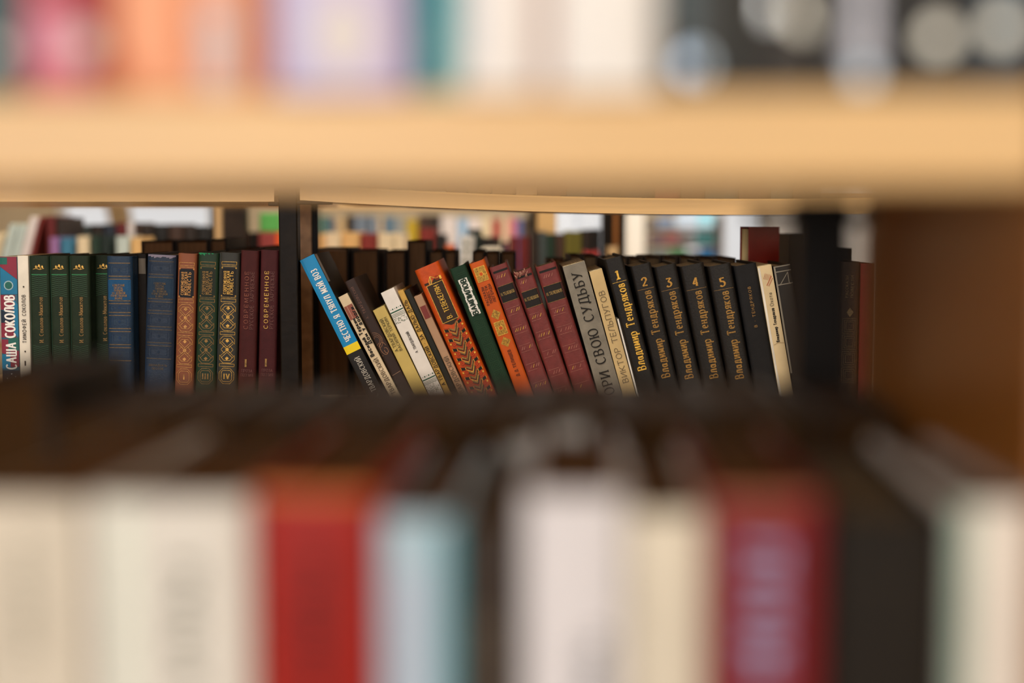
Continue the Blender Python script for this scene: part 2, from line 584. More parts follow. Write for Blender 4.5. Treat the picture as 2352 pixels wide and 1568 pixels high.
# pale pilaster and light side wall stretch near the far windows
struct(obj('trim_1', box(wx(1437, 5.2), wx(1481, 5.2), 5.2, 5.45, 0, ZC, .004), mat((232, 226, 214), 'plaster')))
struct(obj('wall_partition', box(wx(1766, 6.6), 2.6, 6.6, 6.7, 0, ZC), mat((176, 170, 164), 'plaster')))

# ------------------------------------------------------------------ far rack (in focus)
Y0 = 1.6335
S0 = (at(1177, 700, Y0) - at(1176, 700, Y0)).x        # metres per picture pixel on the spines
ZS = at(1176, 990, Y0).z                               # top of the shelf the books stand on
RD = .60                                               # depth of the double-sided rack
SH = .018


def sag_board(x0, x1, y0, y1, ztop, th, sag, n=24):
    bm = bmesh.new()
    rows = []
    for i in range(n + 1):
        u = i / n
        z = ztop - sag * 4 * u * (1 - u)
        x = x0 + (x1 - x0) * u
        rows.append([bm.verts.new(p) for p in ((x, y0, z - th), (x, y0, z - .002), (x, y0 + .002, z), (x, y1 - .002, z), (x, y1, z - .002), (x, y1, z - th))])
    for a, b in zip(rows, rows[1:]):
        for k in range(6):
            m = (k + 1) % 6
            bm.faces.new((a[k], b[k], b[m], a[m]))
    bm.faces.new(rows[0])
    bm.faces.new(rows[-1][::-1])
    return bm


rack = empty('bookcase', (0, 0, 0))
tag(rack, 'double-sided open bookcase with black posts and sagging pale wood shelves, holding the sharp books', 'bookcase')
pxl, pxr = at(645, 700, Y0).x, at(687.5, 700, Y0).x
YFb = Y0 - .012                                        # front edge of the boards
zb_l = at(300, 463, YFb).z
x_lend = pxl - .004
x_r0, x_r1 = pxr + .004, pxr + .004 + 1.02
zb_r = at(740, 459.5, YFb).z
LEFT0 = x_lend - 1.0
obj('shelf', sag_board(LEFT0, x_lend, YFb, YFb + .27, zb_l + SH, SH, 0.0), OAK, rack)
obj('shelf', sag_board(x_r0, x_r1, YFb, YFb + .27, zb_r + SH, SH, 0.0165), OAK, rack)
obj('shelf', sag_board(LEFT0, x_lend, YFb + .29, YFb + RD, zb_l + SH, SH, 0.0), OAK, rack)
obj('shelf', sag_board(x_r0, x_r1, YFb + .29, YFb + RD, zb_r + SH, SH, 0.004), OAK, rack)
for a, b in ((LEFT0, x_lend), (x_r0, x_r1)):
    obj('shelf', box(a, b, YFb, YFb + .27, ZS - SH, ZS - .0004, .001), OAK, rack)
    obj('shelf', box(a, b, YFb + .29, YFb + RD, ZS - SH, ZS - .0004, .001), OAK, rack)
    for zz in (ZS - .36, ZS + .62, .12):
        obj('shelf', box(a, b, YFb, YFb + RD, zz - SH, zz, .001), OAK, rack)
for (xa, xb, ya, m) in ((pxl, pxr, YFb + .004, POST), (LEFT0 - .03, LEFT0 - .005, YFb + .004, POST), (x_r1 + .005, x_r1 + .03, YFb + .004, POST)):
    obj('post', box(xa, xb, ya, ya + .024, 0, 2.15, .0015), m, rack)
    if xa != pxl:
        obj('post', box(xa, xb, ya + RD - .034, ya + RD - .01, 0, 2.15, .0015), m, rack)
# the second upright seen past the front one: a paler face between two dark edges
ux0, ux1, ux2 = at(682, 700, YFb + .281).x, at(718.5, 700, YFb + .281).x, at(732, 700, YFb + .281).x
obj('post', box(ux0, ux1 - .0005, YFb + .2805, YFb + .287, 0, 2.15, .001), POST_B, rack)
obj('post', box(ux1, ux2, YFb + .278, YFb + .289, 0, 2.15, .001), POST, rack)
for (a, b, z) in ((at(618, 700, YFb).x, pxl, zb_l), (pxr, at(762, 700, YFb).x, zb_r)):
    obj('bracket', box(a, b, YFb + .003, YFb + .02, z - .0048, z - .0003, .0008), POST, rack)

# ------------------------------------------------------------------ left bay, standing books
K = S0


def left_book(x0, x1, yt, meas, name, label, col, dy=0.0, w=None, **kw):
    """meas: measured lean in the picture in degrees, + when the top leans to the left"""
    th = R(meas) - (W / 2 - x0) / F * sp
    wd_ = w or (x1 - x0) * S0
    return place((x0, yt), wd_, th, Y0 + dy, ZS, name, label, col, px=S0, **kw)


b = left_book(-2, 38, 589, 1.55, 'paperback_book', 'patchwork teal and crimson paperback with large white lettering beside a thin white book', (40, 88, 108), kind='gloss', soft=True)
cr, tl_, dk, gn = mat((128, 40, 58), 'card'), mat((24, 112, 150), 'card'), mat((26, 40, 56), 'card'), mat((30, 96, 86), 'card')
b.quad([(0, 0), (40, 0), (40, 52), (0, 22)], cr)
b.quad([(0, 2), (18, 2), (18, 18), (0, 18)], gn, lift=.0003)
b.quad([(2, 24), (40, 53), (40, 86), (2, 86)], tl_, lift=.0003)
b.quad([(0, 88), (34, 88), (34, 122), (0, 122)], cr)
b.quad([(30, 96), (40, 110), (40, 186), (30, 176)], tl_, lift=.0003)
b.quad([(0, 122), (40, 138), (40, 152), (0, 152)], dk)
b.quad([(0, 152), (34, 152), (34, 186), (0, 186)], cr)
b.quad([(0, 190), (16, 190), (16, 226), (0, 222)], cr)
b.quad([(16, 186), (40, 186), (40, 216), (16, 216)], gn)
b.quad([(20, 216), (40, 216), (40, 254), (20, 254)], cr, lift=.00025)
b.quad([(0, 226), (20, 222), (20, 258), (0, 258)], tl_)
b.quad([(0, 262), (40, 262), (40, 330), (0, 330)], dk)
b.disc(20, 66, 11, mat((150, 178, 186), 'card'), lift=.0004)
b.disc(20, 66, 8.5, gn, lift=.0005)
b.up('САША', 22, 199, 258, 23, WHITE, thick=.22, thin=.13, serif=0, track=.16)
b.up('СОКОЛОВ', 21, 90, 185, 22, WHITE, thick=.26, thin=.17, serif=0, track=.12)
for x, t in ((22, 270), (12, 280), (31, 276)):
    b.disc(x, t, 1.6, WHITE, lift=.0004, n=6)
b.done()

b = left_book(39.5, 64, 587, 1.45, 'paperback_book', 'thin cream-white book with spaced dark capitals next to the patchwork paperback', (222, 214, 198), kind='card', soft=True)
tx = mat((60, 52, 46), 'ink')
b.up('ТИМОФЕЙ', 12.5, 147, 200, 8.5, tx, thick=.17, thin=.13, serif=0, track=.3)
b.up('СОКОЛОВ', 12.5, 90, 137, 8.5, tx, thick=.17, thin=.13, serif=0, track=.3)
for t in (71, 220):
    b.disc(13, t, 2.0, tx, lift=.0004, n=8)
b.flat('I', 12.5, 253, 11, 4, tx, thick=.3)
b.done()

gcol, gl, gl2 = (30, 42, 28), mat((46, 110, 70), 'ink'), mat((50, 78, 56), 'ink')
GL = ['first of the dark green gold-lettered volumes, beside the thin cream-white book',
      'middle dark green volume of the three standing flush, with gold name and chevrons',
      'third dark green chevron volume, brightest green line, before the dark gap',
      'dark green chevron volume set back and half hidden behind the bright blue book']
GX = [(66.5, 111.5, 587, 1.4, 0), (113.5, 156.5, 587, 1.35, 0), (158.5, 204.5, 587, 1.1, 0), (216, 258, 585.5, 0.9, .0)]


def sokolov(b):
    w = b.w / b.px
    cx = w / 2 - 1
    for i, (dx, r) in enumerate(((-6, 3), (1, 3.4), (8, 3))):
        b.disc(cx + dx, 25 + (i % 2) * -2, r, GOLD, n=8, rx=r * .75)
    b.line([(cx - 13, 31), (cx - 6, 29), (cx + 2, 31.5), (cx + 12, 29)], 1.2, GOLD)
    b.line([(cx - 4, 30), (cx - 2, 24)], .9, GOLD)
    b.line([(cx + 4, 30), (cx + 3, 24)], .9, GOLD)
    b.line([(cx + 10, 30), (cx + 10, 25)], .9, GOLD)
    b.rect(cx - 17, cx + 18, 42, 44.5, gl)
    for k in range(11):
        t = 49 + k * 4.5
        b.line([(cx - 17, t), (cx, t - 4.5), (cx + 18, t)], 1.3, gl2)
    for k in range(10):
        t = 206 + k * 4.5
        b.line([(cx - 17, t), (cx, t + 4.5), (cx + 18, t)], 1.2, gl2)
    b.rect(.2, 1.3, 2, 230, mat((64, 104, 84), 'ink'))
    b.up('И. Соколов-Микитов', cx + 3, 95, 199, 9, GOLD_D, thick=.17, thin=.08, serif=.13)
    return b.done()


for (x0, x1, yt, ml, dy), lab in zip(GX, GL):
    sokolov(left_book(x0, x1, yt, ml, 'hardcover_book', lab, gcol, dy=dy if lab is not GL[3] else .022, group='dark green matching volumes'))


def poets(b, panel, edge, dim):
    w = b.w / b.px
    for t in (15, 52 - 7, 52, 101, 101 + 7, 128, 135, 165, 172, 202, 209, 239):
        b.rect(4, w - 5, t, t + 1.1, dim)
    b.rect(3, w - 4, 53.5, 100, panel, lift=.00012)
    lines = ['СОВЕТСКИЕ', 'ПОЭТЫ,', 'ПАВШИЕ', 'НА ВЕЛИКОЙ', 'ОТЕЧЕСТВЕННОЙ', 'ВОЙНЕ']
    wd = [27, 20, 20, 29, 36, 17]
    for i, (s, l) in enumerate(zip(lines, wd)):
        b.flat(s, w / 2 - 2, 68.5 + i * 6, 4.6, l, dim, thick=.2, thin=.12, serif=.1)
    for t0, t1 in ((19, 43), (110, 126), (137, 163), (174, 200), (211, 237)):
        m = (t0 + t1) / 2
        for k in (0, 3.5):
            b.frame(8 + k * 1.6, w - 9 - k * 1.6, t0 + 2 + k, t1 - 2 - k, .8, edge)
        b.disc(w / 2 - 1, m, 3, edge, lift=.0003, n=10)
    return b


pb = poets(left_book(244, 303, 588, .75, 'hardcover_book', 'bright blue banded cloth volume, just before a narrow dark recessed book', (26, 48, 70), kind='leather', group='blue banded volumes', dy=-.004),
           mat((26, 72, 110), 'cloth'), mat((26, 50, 82), 'ink'), GOLD_D)
pb.done()
bk = left_book(315, 336, 583, .9, 'hardcover_book', 'narrow black recessed book with a small grey sticker between two blue volumes', (26, 21, 17), dy=.02)
bk.rect(3, 19, 10, 46, mat((112, 104, 94), 'paper'), layer='spine_label')
bk.done()
pb = poets(left_book(338, 404, 583, -1.5, 'hardcover_book', 'duller slate blue banded volume with worn pale head, beside the copper book', (29, 43, 62), kind='leather', group='blue banded volumes'),
           mat((30, 50, 70), 'cloth'), mat((24, 40, 62), 'ink'), GOLD_F)
pw = mat((120, 112, 128), 'card')
for k in range(9):
    pb.quad([(2 + k * 7, 0), (9 + k * 7, 0), (9 + k * 7, 4 + (k * 5) % 4), (2 + k * 7, 5 + (k * 7) % 5)], pw)
pb.flat('ДВЕНАДЦАТЬ', 31, 257, 4.5, 42, GOLD_F, serif=.1)
pb.flat('ПОЭТОВ', 31, 265, 4.5, 26, GOLD_F, serif=.1)
pb.done()


def povest(b, gold, panel, num):
    w = b.w / b.px
    if num == 'IV':
        b.rect(.2, 1.2, 2, 280, mat((104, 112, 110), 'ink'))
    if num == 'III':
        for x_, t_ in ((0, 4), (3, 6), (7, 4), (11, 7), (15, 3), (22, 4), (30, 3)):
            b.quad([(x_, 0), (x_ + 5, 0), (x_ + 4, t_), (x_ + 1, t_ * .7)], mat((36, 130, 84), 'cloth'))
    c = w / 2 - .5
    hw = 17.0
    A = lambda t0, t1, ww=.95: b.frame(c - hw, c + hw, t0, t1, ww, gold)
    A(21, 28)
    b.line([(c - hw, 31.5), (c + hw, 31.5)], .7, gold)
    for sx in (-1, 1):
        b.disc(c + sx * (hw - 1), 35, 1.8, gold, n=6)
        b.disc(c + sx * (hw - 1), 99, 1.8, gold, n=6)
    if panel:
        b.quad([(c - hw, 40), (c + hw, 40), (c + hw, 96), (c - hw, 96)], panel, layer='spine_label', lift=.00015)
        b.quad([(c - hw + 4, 35), (c + hw - 4, 35), (c + hw, 40), (c - hw, 40)], panel, layer='spine_label', lift=.00015)
        b.quad([(c - hw, 96), (c + hw, 96), (c + hw - 4, 101), (c - hw + 4, 101)], panel, layer='spine_label', lift=.00015)
    kw = dict(thick=.19, thin=.15, serif=0, track=.16)
    b.up('СОВРЕМЕННАЯ', c - 9, 43, 95, 6.2, gold, **kw)
    b.up('МОСКОВСКАЯ', c - 1.5, 43, 95, 6.2, gold, **kw)
    b.up('ПОВЕСТЬ', c + 6.5, 43, 95, 7, gold, **kw)
    b.line([(c - hw, 102.5), (c + hw, 102.5)], .7, gold)
    A(106, 113)

    def motif(t):
        for s in (1, -1):
            Y = lambda v: t + 31 - s * (31 - v)
            b.line([(c - 17, Y(18)), (c - 17, Y(8)), (c - 9, Y(0)), (c + 9, Y(0)), (c + 17, Y(8)), (c + 17, Y(18))], .95, gold)
            b.line([(c - 17, Y(18)), (c - 7, Y(6)), (c + 7, Y(6)), (c + 17, Y(18))], .95, gold)
            b.line([(c - 12, Y(13)), (c, Y(25)), (c + 12, Y(13))], .95, gold)
            b.line([(c - 14, Y(17)), (c, Y(31)), (c + 14, Y(17))], .95, gold)
            b.quad([(c, Y(6)), (c + 4.5, Y(11)), (c, Y(15)), (c - 4.5, Y(11))], gold)
        b.line([(c - 14, t + 31), (c - 7, t + 23), (c, t + 31), (c - 7, t + 39), (c - 14, t + 31)], .95, gold)
        b.line([(c + 14, t + 31), (c + 7, t + 23), (c, t + 31), (c + 7, t + 39), (c + 14, t + 31)], .95, gold)
        b.quad([(c, t + 26), (c + 4.5, t + 31), (c, t + 36), (c - 4.5, t + 31)], gold)
    motif(117)
    A(182, 188.5)
    motif(192)
    A(256, 262)
    t = 266
    for k in (0, 5):
        b.line([(c - 17 + k, t + 26), (c - 17 + k, t + 10), (c - 8, t + k), (c + 8, t + k), (c + 17 - k, t + 10), (c + 17 - k, t + 26), (c + 8, t + 36 - k), (c - 8, t + 36 - k), (c - 17 + k, t + 26)], .9, gold)
    if num == 'I':
        b.flat('I', c, t + 25, 12, 4, gold, thick=.26)
    elif num == 'III':
        b.flat('III', c, t + 25, 13, 14, gold, thick=.26, track=.1)
    else:
        b.flat('IV', c, t + 25, 12, 13, gold, thick=.22, track=.1)
    return b.done()


NAVY = mat((24, 26, 32), 'ink')
povest(left_book(409, 452, 581, -1.5, 'hardcover_book', 'copper brown volume with black label and faint gold lattice', (126, 72, 46), kind='card', group='gold lattice volumes'), mat((188, 136, 72), 'gold', .45, .4), NAVY, 'I')
povest(left_book(455.5, 502.5, 579.5, -1.4, 'hardcover_book', 'forest green gold-latticed volume between the copper and charcoal ones', (22, 46, 28), kind='card', group='gold lattice volumes'), GOLD_D, mat((30, 38, 30), 'ink'), 'III')
povest(left_book(504.5, 551, 579, -1.45, 'hardcover_book', 'charcoal volume with the brightest gold lattice of its set', (46, 46, 42), kind='card', group='gold lattice volumes'), GOLD, mat((28, 27, 26), 'ink'), 'IV')


def maroon(b, hi):
    w = b.w / b.px
    dim = mat((96, 52, 44), 'gold', .5, .1)
    a = GOLD if hi else mat((126, 66, 46), 'gold', .5, .2)
    b.up('СОВРЕМЕННОЕ', w * .37, 49, 180, 9, a, thick=.16, thin=.09, serif=.1, track=.4)
    b.up('РУССКОЕ ЗАРУБЕЖЬЕ', w * .68, 49, 180, 8.5, dim, thick=.15, thin=.08, serif=.1, track=.2)
    b.flat('I', w * .42, 268, 18, 5, GOLD_D, thick=.24)
    b.flat('ПРОЗА', w * .5, 280, 6.5, 24, dim, serif=.1)
    b.flat('ПОЭЗИЯ', w * .5, 290, 6.5, 27, dim, serif=.1)
    return b.done()


maroon(left_book(553.5, 594.5, 574.5, -1.4, 'hardcover_book', 'dark maroon volume with dull red lettering, second from the black post', (66, 25, 25), group='dark maroon volumes'), False)
maroon(left_book(599, 640, 573.5, -1.2, 'hardcover_book', 'dark maroon volume with pale gold lettering, right against the black post', (66, 25, 28), group='dark maroon volumes'), True)

# ------------------------------------------------------------------ right bay, leaning books: x and z of the top corner, lean, width
FAN = {
    'b1': (-0.24377, -0.04499, 0.45465, 0.01839),
    'b2': (-0.19981, -0.08728, 0.47145, 0.01139),
    'b3': (-0.19255, -0.06991, 0.45903, 0.01302),
    'b4': (-0.16009, -0.10257, 0.45089, 0.01430),
    'b5': (-0.15090, -0.08242, 0.43701, 0.01630),
    'b6': (-0.13140, -0.08052, 0.42661, 0.00667),
    'b7': (-0.12391, -0.07977, 0.42626, 0.00664),
    'b8': (-0.11299, -0.08678, 0.42625, 0.00947),
    'b9': (-0.11190, -0.05677, 0.40841, 0.02946),
    'b10': (-0.07165, -0.05527, 0.36747, 0.01889),
    'b11': (-0.04919, -0.04928, 0.34816, 0.01833),
    'b12': (-0.02614, -0.05377, 0.34089, 0.02128),
    'b13': (0.00162, -0.05976, 0.32744, 0.02155),
    'b14': (0.02703, -0.05307, 0.30515, 0.02422),
    'b15': (0.05816, -0.05227, 0.27718, 0.02602),
    'b16': (0.08876, -0.05792, 0.26919, 0.01493),
    'b17': (0.12104, -0.11256, 0.25956, 0.00198),
    'b18': (0.10561, -0.04429, 0.25841, 0.02141),
    'b19': (0.13558, -0.05227, 0.23136, 0.02419),
    'b20': (0.16323, -0.05307, 0.21998, 0.02562),
    'b21': (0.19265, -0.05227, 0.20478, 0.02780),
    'b22': (0.22445, -0.05227, 0.18914, 0.02737),
    'b23': (0.25487, -0.05177, 0.18405, 0.02583),
    'b24': (0.28164, -0.05227, 0.18405, 0.01612),
    'b25': (0.29991, -0.05177, 0.17606, 0.01966),
}


def fan(key, name, label, col, d=.135, dy=0.0, **kw):
    x, z, th, w = FAN[key]
    h = (CZ + z - ZS) / math.cos(th)
    return Book(name, label, w, h, d, col, loc=(x + h * math.sin(th), Y0 + dy, ZS), lean=-th, px=S0, **kw)


b = fan('b1', 'hardcover_book', 'bright blue book with white lettering and a yellow band, leaning against the black post', (22, 19, 17), kind='card', bulge=.0006)
w = b.w / K
b.rect(0, w, 0, 223, mat((0, 130, 186), 'gloss'), layer='spine_label')
b.up('ЧЕСТНО Я ТЯНУЛ МОЙ ВОЗ', w * .53, 33, 213, 14.5, WHITE, thick=.22, thin=.09, serif=.12)
b.rect(0, w, 223, 242, mat((236, 206, 20), 'gloss'), layer='spine_label')
b.up('А. ТВАРДОВСКИЙ', w * .52, 257, 362, 11.5, mat((190, 184, 172), 'ink'), thick=.15, thin=.08, serif=.12)
b.done()
# the silver sticker on its front cover
st = obj('cover_sticker', box(b.w, b.w + .0003, .0045, .02, b.h - .036, b.h - .001), mat((118, 108, 100), 'gloss'), b.cover)

b = fan('b2', 'paperback_book', 'thin cream book with handwritten-style black title, between the blue and dark brown books', (214, 194, 160), kind='card', soft=True)
w = b.w / K
b.rect(1, w - 1, 26, 60, mat((142, 84, 70), 'ink'), layer='spine_label')
b.line([(w * .36, 26), (w * .36, 60)], .8, mat((200, 160, 140), 'ink'))
b.up('Василий Теркин', w * .36, 60, 156, 8, BLACK, thick=.3, thin=.26, serif=0, track=.14)
b.up('Дом у дороги.', w * .74, 30, 128, 8, BLACK, thick=.3, thin=.26, serif=0, track=.14)
b.up('ТВАРДОВСКИЙ', w * .5, 164, 256, 9.5, mat((84, 70, 54), 'ink'), thick=.16, thin=.08, serif=.12)
b.done()

b = fan('b3', 'hardcover_book', 'dark brown book with faint scrollwork, leaning between cream and khaki books', (46, 30, 24), kind='card')
w = b.w / K
b.up('А. ТВАРДОВСКИЙ', w * .42, 18, 98, 6, mat((104, 68, 52), 'gold', .5, .1), serif=.1, track=.3)
sc = mat((150, 104, 70), 'gold', .4, .4)
for k, (r0, r1) in enumerate(((15, 20), (12, 15), (9, 10))):
    b.line([(1.5 + x, 152 + y) for x, y in arc(0, 0, r0 + 3, r1, -80, 80, 10)], .8, sc)
b.line([(13 + x, 176 + y) for x, y in arc(0, 0, 8, 15, 60, 340, 14)], 1.1, sc)
b.line([(16 + x, 182 + y) for x, y in arc(0, 0, 4, 7, -120, 200, 10)], 1.1, sc)
for t in (146, 163, 190):
    b.disc(3, t, 1.2, sc, n=6)
b.line([(2, 241), (w - 2, 239)], 1, mat((150, 120, 96), 'ink'))
b.done()

b = fan('b4', 'paperback_book', 'khaki yellow book with two lines of dark lettering, left of the white spine', (196, 172, 98), kind='card', soft=True, pages=(170, 150, 100))
w = b.w / K
tk = mat((78, 70, 40), 'ink')
b.up('А.ТВАРДОВСКИЙ', w * .30, 26, 108, 7.5, tk, thick=.17, thin=.09, serif=.12)
b.up('ВАСИЛИЙ ТЕРКИН', w * .64, 26, 110, 6.5, tk, thick=.17, thin=.09, serif=.12)
b.done()

b = fan('b5', 'paperback_book', 'white book with green rules and speckled bands across its spine', (228, 222, 214), kind='card', soft=True)
w = b.w / K
dg = mat((30, 84, 62), 'ink')
gs = mat((110, 124, 106), 'ink')
rnd = random.Random(5)
for T, sgn in ((52, 1), (224, -1)):
    for i in range(6):
        b.disc(4 + i * 5, T - 7 * 1, .9 + (i % 2) * .9, dg, n=5)
    b.rect(0, w, T - 1.3, T + 1.3, dg)
    for k in (5, 8.2, 11.4):
        b.rect(0, w, T + k - .5, T + k + .5, gs)
    for k in range(70):
        x_, t_ = rnd.uniform(2, w - 2), T + 14 + rnd.uniform(0, 14 if sgn > 0 else 22)
        b.rect(x_ - .7, x_ + .7, t_ - .6, t_ + .6, gs)
b.up('А. ТВАРДОВСКИЙ', w * .52, 106, 158, 6, tx, thick=.22, thin=.12, serif=.12)
b.done()

b = fan('b6', 'hardcover_book', 'narrow ochre book with frayed head and dark lettering, right of the white spine', (198, 158, 80), kind='cloth')
w = b.w / K
b.up('А.ТВАРДОВСКИЙ · ЗА ДАЛЬЮ-ДАЛЬ', w * .5, 26, 240, 8.5, mat((64, 48, 24), 'ink'), thick=.2, thin=.13, serif=.08)
b.done()
bm = bmesh.new()
rnd = random.Random(9)
for k in range(26):
    x_, y_ = rnd.uniform(.0004, b.w - .0004), rnd.uniform(.0005, .004)
    p = Vector((x_, y_, b.h - .0012))
    q = p + Vector((rnd.uniform(-.0016, .002), rnd.uniform(-.0015, .001), rnd.uniform(.0012, .0042)))
    s_ = .00016
    vv = [bm.verts.new(p + Vector(o_)) for o_ in ((-s_, -s_, 0), (s_, -s_, 0), (0, s_, 0))]
    t_ = bm.verts.new(q)
    bm.faces.new(vv)
    for i in range(3):
        bm.faces.new((vv[i], vv[(i + 1) % 3], t_))
fo = obj('frayed_head', bm, mat((206, 160, 80), 'cloth'), b.cover)
fo['kind'] = 'stuff'

fan('b7', 'hardcover_book', 'thin black-green plain book between the ochre and pinkish tan spines', (26, 26, 18), kind='card').done()

b = fan('b8', 'hardcover_book', 'narrow pinkish tan book with a maroon patch, tucked against the orange book', (172, 136, 106), kind='card')
w = b.w / K
b.rect(3, w - .5, 27, 58, mat((120, 54, 50), 'ink'), layer='spine_label')
b.up('ТВАРДОВСКИЙ', w * .5, 156, 256, 9.5, mat((96, 78, 60), 'ink'), thick=.16, thin=.09, serif=.12)
b.done()

b = fan('b9', 'hardcover_book', 'thick orange book with black title panel and zigzag folk ornament', (188, 72, 14), kind='leather')
w = b.w / K
pan = mat((52, 38, 26), 'ink')
rd = mat((150, 44, 20), 'ink')
x0, x1 = 11, 50
cx = (x0 + x1) / 2
b.rect(x0, x1, 44, 137, pan, layer='spine_label')
b.quad([(x0 + 12, 44), (cx + 2, 34), (x1 - 5, 36), (x1, 44)], pan, layer='spine_label')
b.quad([(x0, 137), (x1, 137), (cx + 4, 147), (cx - 2, 147)], pan, layer='spine_label')
b.frame(x0, x1, 44, 137, 1.1, GOLD_B, lift=.0003)
b.line([(x0 + 9, 44), (x0 + 9, 36), (cx - 4, 26), (cx - 4, 34), (x0 + 13, 44)], 1.4, GOLD_B, lift=.0003)
b.line([(cx - 3, 26), (cx + 10, 36), (x1 - 6, 32)], 1.4, GOLD_B, lift=.0003)
b.quad([(x0 + 9, 43), (cx - 5, 28), (cx - 5, 34), (x0 + 13, 43)], GOLD_D, lift=.0003)
b.line([(x1 - 9 + x, 34 + y) for x, y in arc(0, 0, 5, 5, 0, 330, 10)], 1.2, rd, lift=.0004)
b.line([(x1 - 9 + x, 34 + y) for x, y in arc(0, 0, 2.4, 2.4, 0, 330, 8)], 1.2, rd, lift=.0004)
b.quad([(x1 - 4, 31), (x1 + 1, 31), (x1 + 1, 40), (x1 - 4, 40)], GOLD_B, lift=.0004)
b.rect(x0 - 3, x0 + 7, 37, 42, pan)
b.up('В. ТЕВЕКЕЛЯН', cx + 1, 50, 131, 12, GOLD_B, thick=.16, thin=.13, serif=0, track=.16)
for k in range(8):
    t = 152 + k * 24
    # dark blocks and gold dots at both sides, striped arms meeting in a chevron, little scrolls
    for s in (-1, 1):
        X = lambda v: cx + s * v
        tt = t - (10 if s > 0 else 0)
        b.quad([(X(13), tt + 2), (X(23), tt - 1), (X(23), tt + 6), (X(13), tt + 9)], BLACK, lift=.0003)
        b.line([(X(13), tt + 2), (X(13), tt + 9)], 1, GOLD_B, lift=.0004)
        b.line([(X(23), tt - 1), (X(23), tt + 6)], 1, GOLD_B, lift=.0004)
        b.line([(X(10), tt + 1), (X(23), tt - 3)], 1, rd, lift=.0004)
        b.quad([(X(20), tt + 11), (X(23.5), tt + 10), (X(23.5), tt + 14), (X(20), tt + 15)], GOLD_B, lift=.0003)
        for j, mm, ww in ((0, GOLD_D, 3.6), (4.2, pan, 2.0), (8.2, GOLD_B, 1.2), (11, GOLD_D, 3.2), (15, pan, 2.2), (19, rd, 1.6)):
            b.line([(X(11), tt + 1 + j), (X(0), t - 5 + 15 + j)], ww, mm, lift=.00025 + j * .000005)
        ring = [(X(14.5) + x, tt + 15 + y) for x, y in arc(0, 0, 4.2, 4.2, 0, 360, 10)]
        b.disc(X(14.5), tt + 15, 5.2, mat((188, 72, 14), 'leather'), lift=.00038, n=10)
        b.line(ring, 1.4, rd, lift=.00045)
        b.disc(X(14.5), tt + 15, 1.9, rd, lift=.00045, n=6)
b.done()

b = fan('b10', 'hardcover_book', 'dark green book with white block title, between the two orange spines', (24, 52, 35), kind='cloth')
w = b.w / K
ltr = 'ВАМПИЛОВ'
for i, ch in enumerate(ltr[::-1]):
    t0 = 30 + i * 11.2
    b.rect(9 + (i % 2), 30 + (i % 3), t0, t0 + 10.4, mat((226, 224, 216), 'ink'), layer='spine_label')
    b.up(ch, 20, t0 + 1.6, t0 + 8.8, 12, mat((34, 54, 42), 'ink'), thick=.3, thin=.22, serif=0)
gk = mat((38, 68, 42), 'ink')
for i in range(7):
    t0 = 130 + i * 21
    for k in (0, 3.5, 7):
        b.frame(9 + k, w - 8 - k, t0 + k, t0 + 19 - k, .8, gk)
b.line([(12, 16), (w - 8, 16)], .8, gk)
b.line([(12, 20), (w - 8, 20)], .8, gk)
b.done()

b = fan('b11', 'hardcover_book', 'slim orange book with gold square ornaments and brown lettering', (192, 82, 14), kind='card')
w = b.w / K
cx = w / 2
or_ = mat((188, 78, 14), 'card')
gd = mat((176, 134, 48), 'gold', .45, .35)
gdk = mat((126, 88, 30), 'gold', .5, .3)


def gsquare(t, hw, hh):
    b.rect(cx - hw, cx + hw, t - hh, t + hh, gd)
    r2 = random.Random(int(t))
    for k in range(34):
        a_, q_ = r2.uniform(-hw + 1, hw - 1), r2.uniform(-hh + 1, hh - 1)
        if math.hypot(a_, q_) > 6.2:
            b.rect(cx + a_ - .8, cx + a_ + .8, t + q_ - .8, t + q_ + .8, gdk, lift=.0003)
    b.frame(cx - hw, cx + hw, t - hh, t + hh, 1, GOLD_B, lift=.0003)
    b.disc(cx, t, 5.6, GOLD_B, lift=.00035, n=12)
    b.disc(cx, t, 4.2, or_, lift=.00045, n=12)


gsquare(30, 12.5, 17)
br = mat((96, 44, 20), 'ink')
for i, s in enumerate(('РАССКАЗЫ', 'ПОВЕСТИ', 'ЛЕГЕНДЫ')):
    b.up(s, cx - 8.5 + i * 8.5, 60 - (0, 0, 2)[i], 103 - (0, 3, 3)[i], 6, br, thick=.26, thin=.2, serif=.1)
for t in (129, 196):
    b.quad([(cx - 1, t - 13), (cx + 12, t - 1), (cx + 1, t + 13), (cx - 12, t + 1)], gd)
    r2 = random.Random(int(t))
    for k in range(22):
        a_, q_ = r2.uniform(-7, 7), r2.uniform(-7, 7)
        if abs(a_) + abs(q_) < 10:
            b.rect(cx + a_ - .8, cx + a_ + .8, t + q_ - .8, t + q_ + .8, gdk, lift=.0003)
gsquare(162, 11.5, 16)
b.up('Д.Д.ТЕЛИШЕВ', cx, 216, 280, 7, br, thick=.26, thin=.2, serif=.1)
b.done()

MC = (112, 48, 46)


